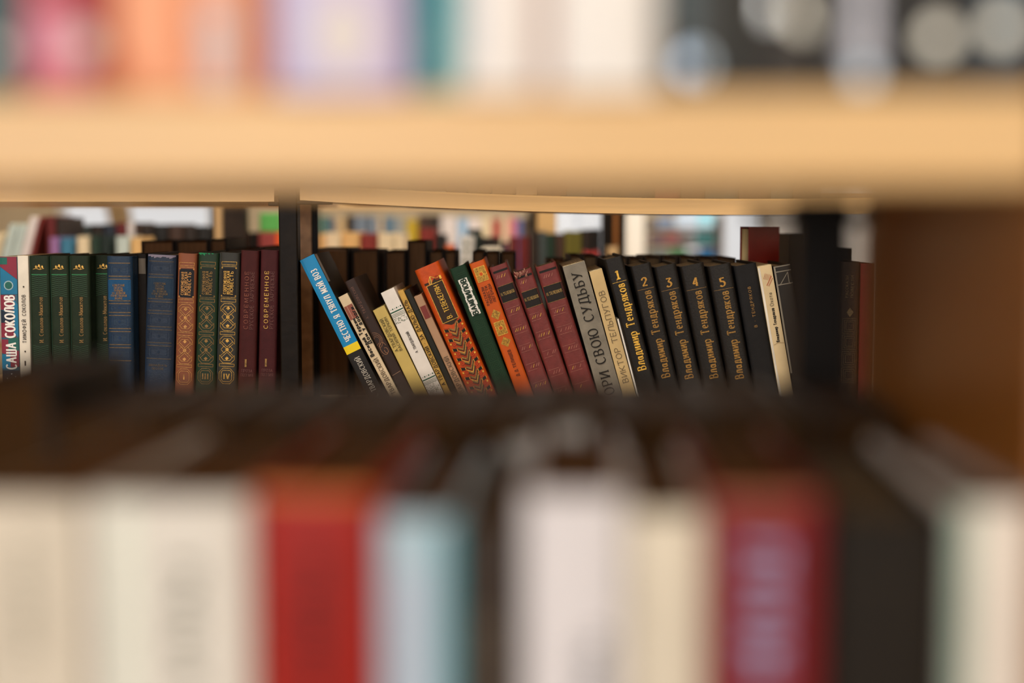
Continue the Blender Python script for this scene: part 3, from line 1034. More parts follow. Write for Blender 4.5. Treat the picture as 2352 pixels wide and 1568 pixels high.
def teleshov(b, seed):
    w = b.w / K
    rn = random.Random(seed)
    blk = mat((30, 26, 24), 'ink')
    ln = mat((158, 98, 84), 'gold', .5, .2)
    b.rect(5, w - 3, 11, 16, blk, layer='spine_label')
    b.rect(3, w - 1, 48, 86, blk, layer='spine_label')
    b.line([(3, 47.5), (w - 1, 47.5)], .9, GOLD_D)
    b.line([(3, 86.5), (w - 1, 86.5)], .9, GOLD_D)
    b.flat('Н.ТЕЛЕШОВ', w / 2, 70, 7, w * .74, mat((150, 122, 66), 'gold', .5, .25), thick=.2, thin=.14, serif=.1)
    for t in (102, 118, 146, 164, 192, 208, 238, 254, 284):
        b.line([(5, t), (w - 5 - rn.uniform(0, 12), t)], .7, ln)
    for t in (26, 110, 155, 200, 246, 292):
        for dx in (-11, -6, 0, 7, 12):
            if rn.random() < .85:
                g_ = GOLD if rn.random() < .45 else ln
                b.quad([(w / 2 + dx - 3, t + 3), (w / 2 + dx - 1, t + 3), (w / 2 + dx + 3.4, t - 4), (w / 2 + dx + 2, t - 4)], g_)
    return b.done()


teleshov(fan('b12', 'hardcover_book', 'worn maroon cloth volume beside the slim orange book, label lettering half rubbed off', MC, kind='leather', group='maroon cloth volumes'), 1)
t2 = teleshov(fan('b13', 'hardcover_book', 'maroon cloth volume with a torn ragged head of spine', MC, kind='leather', group='maroon cloth volumes'), 2)
bm = bmesh.new()
rn = random.Random(4)
for k in range(15):
    u = rn.uniform(.08, .66)
    x_ = t2.w * u
    y_ = spine_y(x_, t2.w, t2.b) - .0006
    z0_ = t2.h - rn.uniform(.002, .009)
    a_ = rn.uniform(-.9, .9)
    l_ = rn.uniform(.003, .006)
    e_ = Vector((math.sin(a_), -.35, math.cos(a_))) * l_
    s_ = Vector((.0011, 0, 0))
    p_ = Vector((x_, y_, z0_))
    m_ = p_ + e_ * .5 + Vector((0, -.0006, 0))
    ring = []
    for q_, ww in ((p_, 1), (m_, .8), (p_ + e_, .15)):
        ring.append([bm.verts.new(q_ - s_ * ww), bm.verts.new(q_ + s_ * ww), bm.verts.new(q_ + s_ * ww + Vector((0, .0004, 0))), bm.verts.new(q_ - s_ * ww + Vector((0, .0004, 0)))])
    for r0, r1 in zip(ring, ring[1:]):
        for i in range(4):
            bm.faces.new((r0[i], r0[(i + 1) % 4], r1[(i + 1) % 4], r1[i]))
    bm.faces.new(ring[0])
    bm.faces.new(ring[-1][::-1])
to = obj('torn_cloth', bm, mat((176, 128, 112), 'cloth'), t2.cover)
to['label'] = 'ragged pale torn cloth'
to['kind'] = 'stuff'
teleshov(fan('b14', 'hardcover_book', 'maroon cloth volume with the brightest gold ornaments, beside the grey book', MC, kind='leather', group='maroon cloth volumes'), 3)

b = fan('b15', 'paperback_book', 'grey book with big black serif lettering, right of the maroon volumes', (130, 124, 112), kind='cloth', soft=True)
w = b.w / K
b.up('ТВОРИ СВОЮ СУДЬБУ', w * .5, 22, 352, 22, BLACK, thick=.15, thin=.07, serif=.13, track=.2)
b.done()

b = fan('b16', 'paperback_book', 'tan book with thin grey capitals, between the grey and the first black volume', (200, 174, 124), kind='card', soft=True)
w = b.w / K
b.up('ВИКТОР ТЕЛЬПУГОВ', w * .5, 50, 268, 13, mat((92, 78, 58), 'ink'), thick=.11, thin=.08, serif=.07, track=.18)
b.done()

fan('b17', 'booklet', 'very thin white booklet squeezed in front of the first black volume', (226, 222, 216), kind='card', soft=True, d=.12)


def tendryakov(b, n, bright):
    w = b.w / K
    g = GOLD_B if bright else mat((176, 130, 52), 'gold', .45, .35)
    g2 = g if bright else mat((150, 112, 50), 'gold', .5, .3)
    b.flat(n, w * .5, 50, 19, 9 if n == '1' else 11, g, thick=.24, thin=.1, serif=.14)
    b.line([(5, 57), (w - 5, 57)], .9, GOLD_D if not bright else g2)
    if n == '1':
        b.line([(w * .38, 50), (w * .38, 57)], .8, GOLD_D)
    b.up('Владимир Тендряков', w * .5, 63, 266, 19, g2, thick=.2, thin=.09, serif=.1)
    return b.done()


VC = (21, 18, 16)
for key, n, lab in (('b18', '1', 'black volume with a bright gold numeral one beside the tan book'), ('b19', '2', 'black volume bearing a gold numeral two'),
                    ('b20', '3', 'black volume bearing a gold numeral three, middle of the set'), ('b21', '4', 'black volume bearing a gold numeral four'),
                    ('b22', '5', 'black volume bearing a gold numeral five, last of the set')):
    tendryakov(fan(key, 'hardcover_book', lab, VC, kind='leather', group='black numbered volumes', dy=-.003 if n == '1' else 0), n, n == '1')

b = fan('b23', 'hardcover_book', 'navy black unnumbered book with small dull lettering, left of the cream spine', (26, 26, 28), kind='cloth')
w = b.w / K
b.up('В · ТЕНДРЯКОВ', w * .5, 52, 146, 6.5, GOLD_D, thick=.2, thin=.12, serif=.1, track=.3)
b.done()

b = fan('b24', 'paperback_book', 'cream book with a red stamp and small black title, near the blurred dark post', (212, 192, 152), kind='card', soft=True)
w = b.w / K
b.rect(.5, 5, 3, 330, mat((226, 222, 212), 'paper'), layer='spine_label')
rs = mat((176, 108, 80), 'ink')
for k in range(5):
    b.line([(9 + k * 3, 40 + k * 1.2 - 10), (15 + k * 3, 30 + k * 1.2 - 12)], .9, rs)
b.line([(14, 46), (28, 26)], 2.2, rs)
b.line([(18, 48), (30, 31)], 1.6, rs)
b.up('Владимир Тендряков', w * .56, 100, 178, 7, BLACK, thick=.3, thin=.2, serif=0)
b.up('Охота', w * .56, 64, 94, 8.5, mat((92, 84, 66), 'ink'), thick=.16, thin=.08, serif=.05)
b.line([(7, 184), (18, 180), (w - 1, 183)], 1, mat((150, 126, 86), 'ink'))
b.done()

b = fan('b25', 'hardcover_book', 'dark book with pale grey lines at its head, half behind the blurred post', (27, 24, 22), kind='card')
w = b.w / K
gy = mat((134, 128, 116), 'ink')
b.rect(0, 4, 0, 250, gy)
for t in (2, 14, 44):
    b.line([(3, t), (w, t)], 2.2, gy)
b.line([(9, 44), (30, 18), (30, 44)], 1.6, gy)
b.done()


# ------------------------------------------------------------------ back row of the far rack (fore-edges or spines in shade)
def shaded(x0, x1, yt, Y, name, label, col, pages, flip=True, zs=None, d=.15, th=0.0, group=None, kind='cloth', soft=False, zrot=0.0, fine=False):
    zs = ZS if zs is None else zs
    A, B = at(x0, yt, Y), at(x1, yt, Y)
    w, h = B.x - A.x, (A.z - zs) / math.cos(th)
    if flip:
        return Book(name, label, w, h, d, col, kind=kind, pages=pages, group=group, soft=soft,
                    loc=(B.x, Y + d, zs), lean=0, flip=True, fine=False)
    return Book(name, label, w, h, d, col, kind=kind, pages=pages, group=group, soft=soft,
                loc=(A.x + h * math.sin(th), Y, zs), lean=-th, fine=fine)


YBK = Y0 + .30
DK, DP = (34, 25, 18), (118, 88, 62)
for x0, x1, yt, lab in ((324, 399, 553, 'dark brown fore-edge above the second blue volume'),
                        (403, 478, 552, 'dark brown fore-edge above the copper book'),
                        (480, 520, 549, 'mottled dark book behind the forest green volume'),
                        (522, 592, 571, 'low dark book behind the charcoal volume'),
                        (594, 640, 566, 'dark book head behind the last maroon volume'),
                        (722, 800, 571, 'broad dark brown fore-edge in the shade behind the blue book'),
                        (808, 870, 575, 'dark brown fore-edge second from the black post in the back row'),
                        (884, 932, 577, 'dark brown fore-edge left of the tallest one in the back row'),
                        (936, 980, 553, 'tallest dark brown fore-edge in the shaded back row'),
                        (984, 1019, 576, 'dark brown fore-edge right of the tallest one in the back row'),
                        (1021, 1047, 577, 'narrow dark brown fore-edge behind the thick orange book'),
                        (1085, 1113, 577, 'first of three narrow dark fore-edges behind the slim orange book'),
                        (1115, 1147, 579, 'middle of three narrow dark fore-edges behind the slim orange book'),
                        (1149, 1185, 580, 'last of three narrow dark fore-edges behind the maroon volume'),
                        (1256, 1304, 597, 'low dark fore-edge behind the maroon volume nearest the grey book')):
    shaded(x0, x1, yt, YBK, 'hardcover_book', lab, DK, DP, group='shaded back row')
for i, (x0, x1, yt) in enumerate(((1308, 1336, 586), (1338, 1372, 587), (1376, 1408, 592), (1411, 1441, 589), (1444, 1476, 592), (1480, 1518, 589), (1521, 1556, 590), (1560, 1600, 589), (1603, 1640, 591), (1643, 1690, 592))):
    shaded(x0, x1, yt, Y0 + .21, 'hardcover_book', 'brown book head showing behind the ' + ('grey book', 'grey and tan spines', 'tan book', 'black volume one', 'gap after black volume one', 'black volume two', 'black volume three', 'gap after black volume three', 'black volume four', 'black volume five')[i],
           (62, 48, 36), (118, 96, 70), group='brown heads behind the black volumes', d=.13)
# red book with cream edge turned sideways, standing tall behind the cream spine
P = at(1722, 520, Y0 + .15)
b = Book('hardcover_book', 'dull red book with a cream edge standing tall and turned, above the cream spine', .0125, P.z - ZS, .12, (146, 44, 40), kind='card',
         pages=(214, 190, 138), loc=(P.x + .48 * .12, P.y + .877 * .12, ZS), zrot=R(151.3))
shaded(1814, 1850, 536, Y0 + .30, 'hardcover_book', 'black tall book beside the turned dull red book', (32, 29, 27), (40, 34, 28), flip=False, d=.13)
# books on the upper boards of the far rack: only their feet show under the blurred near board
rn = random.Random(12)
UC = [(92, 66, 40), (150, 124, 84), (70, 60, 46), (120, 60, 44), (176, 150, 108), (62, 70, 62), (104, 88, 66), (44, 36, 28)]
UN = ['brown', 'tan', 'dark olive brown', 'rust', 'beige', 'grey-green', 'dull taupe', 'black-brown']
ORD = ['first', 'second', 'third', 'fourth', 'fifth', 'sixth', 'seventh', 'eighth', 'ninth', 'tenth', 'eleventh', 'twelfth', 'thirteenth', 'fourteenth', 'fifteenth', 'sixteenth', 'seventeenth', 'eighteenth', 'nineteenth', 'twentieth']
for side, xa, xb in (('left', LEFT0 + .44, x_lend - .004), ('right', x_r0 + .004, x_r0 + .60)):
    x, k = xa, 0
    while x < xb - .02:
        w_ = min(rn.uniform(.024, .04), xb - x)
        j = rn.randrange(len(UC))
        u = (x + w_ / 2 - x_r0) / (x_r1 - x_r0)
        zt = zb_l + SH if side == 'left' else zb_r + SH - .0165 * 4 * min((x - x_r0) / 1.02 * (1 - (x - x_r0) / 1.02), (x + w_ - x_r0) / 1.02 * (1 - (x + w_ - x_r0) / 1.02))
        Book('hardcover_book', UN[j] + ' book foot on the upper far board, ' + ORD[k] + ' from the ' + ('frame edge' if side == 'left' else 'black post'), w_ - .001, rn.uniform(.19, .22), .14, UC[j], loc=(x, Y0 + .004, zt + .0004), fine=False, group='books on the upper far boards')
        x += w_
        k += 1
# beyond the blurred post
b = shaded(1934, 1975, 601, Y0, 'hardcover_book', 'dark brown book with embossed square ornaments beyond the blurred post', (44, 30, 20), (60, 44, 30), flip=False, fine=True)
b.px = S0
w = b.w / S0
for i in range(4):
    t = 130 + i * 38
    for k in (0, 4, 8):
        b.frame(4 + k, w - 4 - k, t + k, t + 34 - k, .8, GOLD_F)
b.up('ПОВЕСТИ', w * .6, 32, 82, 6, GOLD_F, serif=0)
b.up('РАССКАЗЫ', w * .3, 32, 82, 6, GOLD_F, serif=0)
b.quad([(w / 2, 105), (w / 2 + 8, 116), (w / 2, 127), (w / 2 - 8, 116)], GOLD_F)
b.done()
shaded(1978, 2010, 605, Y0, 'hardcover_book', 'red book at the edge of the brown end panel', (92, 18, 18), (90, 70, 50), flip=False)
shaded(1900, 1957, 570, Y0 + .2, 'hardcover_book', 'tall black book behind the embossed brown one', (30, 27, 25), (60, 50, 40), flip=False)

# ------------------------------------------------------------------ near rack: yawed slightly, its right end nearer
PSI = R(3.0)
YN = .41


def yn(px, base=YN):
    return base / (1 + (px - W / 2) / F * math.tan(PSI))


def near_pt(X, dep, z):
    """local coordinates of the near rack: X along it, dep back from its front"""
    return Vector((X * math.cos(PSI) + dep * math.sin(PSI), YN - X * math.sin(PSI) + dep * math.cos(PSI), z))


Z_NT = at(1176, 214, YN).z             # top of the upper board
Z_NB = CZ + .0105                      # its underside
Z_NS = CZ - .285                       # shelf the lower books stand on
PANX = .152
nr = empty('bookcase', (0, YN, 0), (0, 0, -PSI))
tag(nr, 'blurred near bookcase of pale wood with a dark post and brown end panel, looked through', 'bookcase')
ND = .285
obj('shelf', box(-.75, PANX - .001, 0, ND, Z_NB - 0, Z_NT, .002), OAK, nr)
obj('shelf', box(-.75, PANX - .001, 0, ND, Z_NS - .022, Z_NS - .0004, .002), OAK, nr)
for zz in (Z_NS - .34, Z_NT + .34, .14):
    obj('shelf', box(-.75, PANX - .001, 0, ND, zz - .022, zz, .002), OAK, nr)
obj('end_panel', box(PANX, PANX + .022, 0.0, .275, 0, 2.1, .002), OAK_D, nr)
obj('end_panel', box(-.774, -.752, 0.0, .275, 0, 2.1, .002), OAK_D, nr)
obj('post', box(.1205, .1455, .268, .292, 0, Z_NB - .001, .002), POST, nr)
obj('post', box(-.77, -.745, .268, .292, 0, Z_NB - .001, .002), POST, nr)
obj('bracket', box(.096, .150, .246, .266, Z_NB - .012, Z_NB - .005, .001), POST, nr)


def near_book(px0, px1, yt, label, col, zs, name='hardcover_book', dep=0.0, d=.13, h=None, **kw):
    base = YN + dep
    a, b_ = at(px0, yt, yn(px0, base)), at(px1, yt, yn(px1, base))
    w = math.hypot(b_.x - a.x, b_.y - a.y)
    hh = h or a.z - zs
    return Book(name, label, w, hh, d, col, loc=(a.x, a.y, zs), zrot=-PSI, px=w / (px1 - px0), **kw)


PG = (92, 60, 28)
b = near_book(-70, 186, 1144, 'cream book with grey-green lettering at the corner of the near shelf', (208, 198, 180), Z_NS, kind='card', soft=True, pages=PG, dep=.002)
b.marks(124, 90, 360, 40, mat((92, 92, 74), 'ink'))
b.done()
b = near_book(196, 566, 1144, 'thick white book with faded grey-green lettering, left of the red book', (218, 213, 203), Z_NS, kind='gloss', pages=PG)
b.marks(224, 150, 420, 64, mat((80, 84, 68), 'ink'))
b.rect(66, 108, 20, 800, mat((214, 222, 206), 'card'))
b.done()
b = near_book(577, 862, 1122, 'thick bright red book with dark lettering on the near shelf', (150, 24, 13), Z_NS, kind='gloss', pages=PG)
b.rect(10, 275, 0, 22, mat((196, 112, 44), 'card'), layer='spine_label')
b.marks(140, 150, 470, 62, mat((44, 10, 14), 'ink'))
b.done()
b = near_book(868, 1046, 1188, 'pale blue book with a teal edge, right of the red one', (166, 190, 202), Z_NS, kind='gloss', pages=PG)
b.rect(146, 174, 12, 900, mat((52, 140, 154), 'card'))
b.rect(46, 100, 120, 800, mat((178, 182, 200), 'card'))
b.done()
b = near_book(1054, 1192, 1208, 'dark brown book between the pale blue and white ones', (44, 31, 20), Z_NS, kind='leather', pages=(90, 70, 48), dep=.004)
b.marks(66, 210, 560, 30, mat((120, 108, 92), 'ink'))
b.done()
b = near_book(1199, 1440, 1134, 'white book with faint lavender tint and small grey lettering low down', (216, 212, 214), Z_NS, kind='gloss', pages=PG)
b.marks(165, 330, 700, 60, mat((84, 90, 96), 'ink'))
b.done()
b = near_book(1444, 1622, 1180, 'ivory book between the white and crimson ones', (212, 202, 182), Z_NS, kind='card', pages=PG, dep=.002)
b.done()
b = near_book(1626, 1892, 1134, 'thick crimson book with pale lavender lettering', (116, 20, 28), Z_NS, kind='gloss', pages=PG)
b.rect(0, 230, 0, 22, mat((150, 92, 60), 'card'), layer='spine_label')
b.marks(134, 118, 430, 96, mat((150, 150, 186), 'ink'))
b.done()
b = near_book(1904, 2190, 1184, 'black-brown wide book right of the crimson one', (26, 20, 13), Z_NS, kind='cloth', pages=(96, 80, 58))
b.done()
b = near_book(2200, 2386, 1158, 'white book with a green tinted edge beside the end panel', (218, 208, 196), Z_NS, kind='card', pages=PG)
b.rect(2, 40, 0, 900, mat((150, 176, 160), 'card'))
b.done()
# loose papers and open covers sticking up behind the front row
b = near_book(1400, 1480, 1000, 'pale slim book set back behind the dark brown one, head showing', (168, 164, 156), Z_NS, name='paperback_book', soft=True, kind='card', dep=.135, d=.02, lean=-.2, pages=(150, 140, 122))
b = near_book(1512, 1592, 968, 'slim pale grey book set back behind the white one, head showing', (176, 172, 166), Z_NS, name='paperback_book', soft=True, kind='card', dep=.135, d=.02, lean=-.2, pages=(150, 140, 122))

# second row of the near rack: dark books facing the aisle
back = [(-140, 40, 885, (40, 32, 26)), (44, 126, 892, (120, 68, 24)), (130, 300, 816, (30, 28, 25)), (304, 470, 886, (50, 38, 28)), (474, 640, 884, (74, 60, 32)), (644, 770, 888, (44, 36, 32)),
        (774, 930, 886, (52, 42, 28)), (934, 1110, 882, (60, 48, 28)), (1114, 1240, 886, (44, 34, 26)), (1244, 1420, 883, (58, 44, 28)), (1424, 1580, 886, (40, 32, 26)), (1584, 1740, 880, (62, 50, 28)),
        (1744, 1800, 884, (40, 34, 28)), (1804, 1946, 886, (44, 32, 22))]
bl = ['dark end book of the blurred second row', 'brown-orange narrow book of the blurred second row', 'tallest black book of the blurred second row, above the cream books',
      'dark brown book next to the tall black one in the blurred second row', 'olive brown book in the blurred second row behind the white and red ones', 'slate brown narrow book in the blurred second row above the red one',
      'brown book behind the pale blue one in the second row', 'olive book of the second row above the dark brown one', 'dark book of the second row above the white one',
      'brown book of the second row behind the white and ivory books', 'black-brown book of the second row behind the ivory book', 'olive brown book of the second row above the crimson one', 'narrow dark book by the dark post in the second row', 'last brown book of the second row, against the end panel']
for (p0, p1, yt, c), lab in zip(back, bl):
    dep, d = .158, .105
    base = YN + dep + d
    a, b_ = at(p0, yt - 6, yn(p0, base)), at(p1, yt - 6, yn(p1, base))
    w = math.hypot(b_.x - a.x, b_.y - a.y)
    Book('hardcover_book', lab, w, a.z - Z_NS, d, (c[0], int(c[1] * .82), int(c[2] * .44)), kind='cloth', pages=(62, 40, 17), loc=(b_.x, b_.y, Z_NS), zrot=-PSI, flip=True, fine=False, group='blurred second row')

# books on the upper board of the near rack
ZT = Z_NT + .0003
U = .21


def up_book(p0, p1, label, col, dep=0.0, **kw):
    a, b_ = at(p0, 150, yn(p0)), at(p1, 150, yn(p1))
    a, b_ = a + Vector((dep * math.sin(PSI), dep * math.cos(PSI), 0)), b_ + Vector((dep * math.sin(PSI), dep * math.cos(PSI), 0))
    w = math.hypot(b_.x - a.x, b_.y - a.y)
    kw.setdefault('kind', 'gloss')
    b = Book(kw.pop('name', 'hardcover_book'), label, w, U, .13, col, loc=(a.x, a.y, ZT), zrot=-PSI, px=w / (p1 - p0), **kw)
    b.ht = U / b.px
    return b


def low(b, v):
    """distance down from the head for a height v above the foot, in picture pixels"""
    return b.ht - v


b = up_book(-120, 40, 'dark teal book at the corner of the upper board', (44, 84, 84))
b.disc(114, low(b, 100), 22, WHITE)
b.done()
b = up_book(48, 250, 'pink and crimson book with a pale round mark on the upper board', (196, 92, 104))
b.disc(146, low(b, 110), 34, mat((196, 190, 180), 'card'))
b.rect(160, 202, low(b, 300), low(b, 0), mat((140, 70, 50), 'card'), lift=.00015)
b.rect(60, 202, low(b, 320), low(b, 190), mat((150, 36, 40), 'card'), lift=.00018)
b.rect(20, 110, low(b, 190), low(b, 60), mat((214, 140, 160), 'card'), lift=.00018)
b.done()
b = up_book(258, 432, 'peach orange book between the pink and the oval-marked ones', (236, 160, 116))
b.rect(0, 60, low(b, 70), low(b, 0), mat((206, 112, 60), 'card'))
b.done()
b = up_book(436, 572, 'peach book with grey-white oval marks on its spine', (230, 160, 126))
for v in (55, 150):
    b.disc(62, low(b, v), 46, mat((196, 194, 196), 'card'), rx=38)
b.done()
b = up_book(576, 622, 'narrow rust orange book left of the wide lavender one', (186, 100, 36), dep=.004)
b = up_book(628, 936, 'wide lavender book with a pale oval on the upper board', (196, 184, 214), dep=-.003)
b.disc(165, low(b, 130), 90, mat((220, 212, 206), 'card'), rx=66)
b.rect(34, 70, low(b, 400), low(b, 10), mat((190, 192, 226), 'card'), lift=.00015)
b.done()
b = up_book(940, 966, 'thin navy blue book between lavender and teal', (50, 70, 120), dep=.004)
b = up_book(969, 1048, 'teal green book with a pale band, left of the white ones', (20, 138, 140), dep=.002)
b.rect(0, 80, low(b, 130), low(b, 60), mat((80, 152, 150), 'card'))
b.done()
b = up_book(1052, 1236, 'white book with a cool blue edge on the upper board', (232, 226, 220), dep=-.003)
b.rect(0, 40, low(b, 500), low(b, 60), mat((196, 208, 218), 'card'))
b.done()
b = up_book(1240, 1262, 'thin dusty pink book between two white ones', (206, 170, 160), dep=.002)
b = up_book(1266, 1512, 'broad bright white book left of the black ones', (232, 228, 222), dep=-.003)
b.done()
GLINT = mat((196, 196, 190), 'gloss', .06, 1.0)  # mirror discs put on the dark spines to stand in for blurred glints
GLINT_B = mat((158, 174, 190), 'gloss', .06, 1.0)
b = up_book(1530, 1738, 'black book with a pale blue disc standing for a glint, first of the dark ones', (40, 41, 38), dep=.006, kind='leather')
b.disc(66, low(b, 66), 30, GLINT_B)
b.rect(0, 60, low(b, 400), low(b, 120), mat((84, 98, 102), 'card'), lift=.00012)
b.done()
b = up_book(1742, 1900, 'black-brown book with large white discs standing for glints high up, amid the dark ones', (38, 32, 25), dep=.006, kind='leather')
b.disc(16, low(b, 205), 34, GLINT)
b.disc(120, low(b, 190), 46, GLINT)
b.done()
b = up_book(1904, 2070, 'black book with a tall white column of lettering', (34, 35, 33), dep=.006, kind='leather')
b.disc(84, low(b, 95), 36, mat((206, 208, 220), 'gloss'))
b.rect(62, 108, low(b, 330), low(b, 95), mat((206, 208, 220), 'gloss'))
b.disc(88, low(b, 40), 24, GLINT_B)
b.done()
b = up_book(2074, 2262, 'black book with one white disc standing for a glint near the end panel', (34, 31, 27), dep=.006, kind='leather')
b.disc(92, low(b, 128), 30, GLINT)
b.done()
b = up_book(2266, 2404, 'dark slate book with a pale disc standing for a glint beside the end panel', (58, 74, 86), dep=.006, kind='leather')
b.disc(46, low(b, 150), 30, GLINT)
b.rect(0, 138, low(b, 70), low(b, 0), mat((44, 38, 32), 'card'), lift=.00012)
b.done()

# ------------------------------------------------------------------ the racks further back (blurred)
YC, YD = 3.0, 4.6
ZSC = CZ - .25
ZSD = CZ - .165


def back_rack(label, Y, x0, x1, zs, ups, posts, depth=.28, up=None):
    """ups: list of (height of board top); posts: (px0, px1, dy, material)"""
    r = empty('bookcase', ((x0 + x1) / 2, Y, 0))
    tag(r, label, 'bookcase')
    mx = (x0 + x1) / 2
    for z in ups:
        obj('shelf', box(x0 - mx, x1 - mx, -.01, depth, z - .02, z - .0004, .002), OAK, r)
    for p0, p1, dy, m in posts:
        a, b_ = at(p0, 508, Y + dy).x - mx, at(p1, 508, Y + dy).x - mx
        obj('post', box(a, b_, dy, dy + .03, 0, 2.1, .002), m, r)
    return r


back_rack('middle bookcase of dark and pale uprights beyond the sharp books', YC, at(-60, 508, YC).x, at(1420, 508, YC).x, ZSC, (ZSC, ZSC - .36, ZSC - .72, .12),
          ((484, 493, -.05, POST), (493.5, 509, -.05, OAK), (511, 566, -.06, mat((46, 36, 28), 'paint')), (1217, 1233, .29, POST), (1234, 1278, .14, OAK), (1383, 1409, -.05, POST), (1409.5, 1420, -.05, OAK_D), (1420.5, 1437, -.05, POST)))
back_rack('distant bookcase with a full row of small colourful spines', YD, at(700, 508, YD).x, at(1236, 508, YD).x, ZSD, (ZSD, ZSD - .36, ZSD - .72, at(1000, 484, YD).z + .03, .12),
          ((716, 730, -.04, POST), (1213, 1236, -.04, mat((52, 38, 30), 'paint'))))

cols = dict(teal=(70, 130, 120), gb=(96, 106, 118), tan=(206, 176, 130), dkb=(46, 36, 30), blue=(126, 140, 156), sblue=(92, 120, 140), yel=(206, 190, 90), ylo=(190, 160, 40), white=(226, 216, 212),
            lb=(150, 190, 224), cream=(224, 206, 170), red=(170, 52, 50), pink=(220, 120, 124), blu=(90, 110, 180), brown=(70, 50, 40), dr=(128, 46, 40), black=(32, 30, 28), orange=(214, 100, 44),
            vdg=(26, 40, 36), mar=(104, 34, 34), slate=(70, 80, 80), dgr=(34, 56, 44), olive=(110, 104, 40), ltan=(220, 178, 116), grey=(150, 150, 144), navy=(40, 46, 58), mint=(190, 204, 198), purple=(150, 110, 160), bt=(60, 120, 150))


def bgrow(rows, Y, zs, group, d=.13):
    for x0, x1, yt, c, lab in rows:
        A, B = at(x0, yt, Y), at(x1, yt, Y)
        Book('hardcover_book', lab, B.x - A.x - .0008, A.z - zs, d, cols[c], kind='card', loc=(A.x, Y, zs), fine=False, group=group, pages=(190, 172, 140))


bgrow([
    (735, 749, 496, 'teal', 'tiny teal spine at the near end of the distant row'), (750, 771, 501, 'gb', 'tiny grey-blue spine beside the teal one in the distant row'),
    (772, 792, 499, 'tan', 'tan spine between grey-blue and dark in the distant row'), (793, 815, 494, 'dkb', 'dark brown tall spine after the tan one in the distant row'),
    (816, 833, 496, 'blue', 'first of three pale steel spines in the distant row'), (834, 851, 495, 'gb', 'middle of three pale steel spines in the distant row'), (852, 868, 497, 'blue', 'last of three pale steel spines in the distant row'),
    (869, 880, 499, 'tan', 'narrow tan spine after the steel ones in the distant row'), (881, 906, 497, 'sblue', 'wide steel blue spine in the distant row'), (907, 932, 499, 'grey', 'grey spine behind the yellow one in the distant row'),
    (933, 958, 504, 'ylo', 'mustard yellow spine in the distant row'), (960, 984, 493, 'brown', 'first dark brown spine past the mustard one in the distant row'), (985, 1011, 493, 'dkb', 'second dark brown spine, beside the white pair in the distant row'),
    (1013, 1031, 497, 'white', 'white spine, first of a white pair in the distant row'), (1032, 1051, 498, 'white', 'white spine, second of the pair, next to sky blue'), (1053, 1073, 501, 'lb', 'sky blue spine in the distant row'),
    (1074, 1104, 501, 'white', 'broad pale spine past the sky blue one in the distant row'), (1105, 1130, 498, 'cream', 'cream spine before the red one in the distant row'), (1131, 1151, 503, 'red', 'red spine in the distant row'),
    (1152, 1167, 500, 'cream', 'narrow cream spine between red and pink in the distant row'), (1168, 1185, 500, 'pink', 'pink spine in the distant row'), (1186, 1199, 502, 'blu', 'small violet blue spine near the end of the distant row'),
    (1200, 1212, 500, 'brown', 'brown spine closing the distant row')], YD, ZSD, 'distant colourful row')
bgrow([
    (733, 746, 537, 'ltan', 'orange tan spine at the start of the middle row'), (747, 783, 534, 'cream', 'cream spine with a green mark in the middle row'), (784, 826, 533, 'ltan', 'wide cream tan spine left of the dark red one'),
    (827, 866, 536, 'dr', 'dark red spine with pale mark in the middle row'), (868, 905, 535, 'cream', 'cream spine right of the dark red one in the middle row'), (906, 930, 537, 'cream', 'narrow cream spine before the leaning white one'),
    (963, 999, 524, 'dr', 'taller dark red spine behind the brown fore-edges'), (1001, 1023, 538, 'black', 'black spine beside the taller dark red one'), (1024, 1043, 562, 'orange', 'low orange spine before the white one with marks'),
    (1074, 1105, 526, 'vdg', 'tall very dark green spine right of the white marked one'), (1106, 1128, 544, 'black', 'black spine above the pale low heap, first of two'), (1129, 1150, 544, 'dkb', 'dark brown spine above the pale low heap'),
    (1152, 1168, 556, 'navy', 'dark navy low spine before the maroon pair'), (1169, 1191, 543, 'mar', 'maroon spine, first of the blurred maroon pair'), (1192, 1216, 543, 'mar', 'maroon spine, second of the blurred maroon pair'),
    (1218, 1238, 532, 'dkb', 'dark brown spine under the pale wood upright'), (1239, 1255, 531, 'slate', 'slate grey spine under the pale wood upright'), (1256, 1275, 536, 'dgr', 'dark green spine left of the brown one under the window'),
    (1277, 1298, 536, 'brown', 'brown spine under the bright window'), (1299, 1318, 530, 'olive', 'olive spine, darker of two under the bright window'), (1319, 1336, 531, 'olive', 'olive spine, yellower of two under the bright window'),
    (1338, 1360, 527, 'dkb', 'dark spine below the bright window, first of two'), (1361, 1381, 526, 'black', 'black spine below the bright window beside the dark upright')], YC, ZSC, 'middle row spines')
# pieces of the middle row that stand apart from it
A, B = at(1046, 540, YC - .16), at(1073, 540, YC - .16)
b = Book('hardcover_book', 'white spine with three grey-green round marks behind the dark green book', B.x - A.x, A.z - ZSC, .13, (224, 224, 222), kind='card', loc=(A.x, YC - .16, ZSC), lean=R(3), px=YC / F)
for t in (17, 34, 55):
    b.disc(13, t, 5.5, mat((90, 104, 84), 'ink'))
b.done()
back_rack_low = box(at(1105, 572, YC - .15).x, at(1152, 572, YC - .15).x, YC - .16, YC - .05, ZSC, at(1105, 571, YC - .16).z, .004)
tag(obj('paper_bundle', back_rack_low, mat((214, 202, 180), 'paper')), 'pale low paper bundle in front of the dark middle row spines', 'paper bundle')
A = at(934, 560, YC - .02)
Book('hardcover_book', 'white book leaning against the taller dark red spine', .018, .185, .12, (222, 220, 220), kind='card', loc=(at(912, 560, YC - .15).x, YC - .15, ZSC), lean=R(20), fine=False)
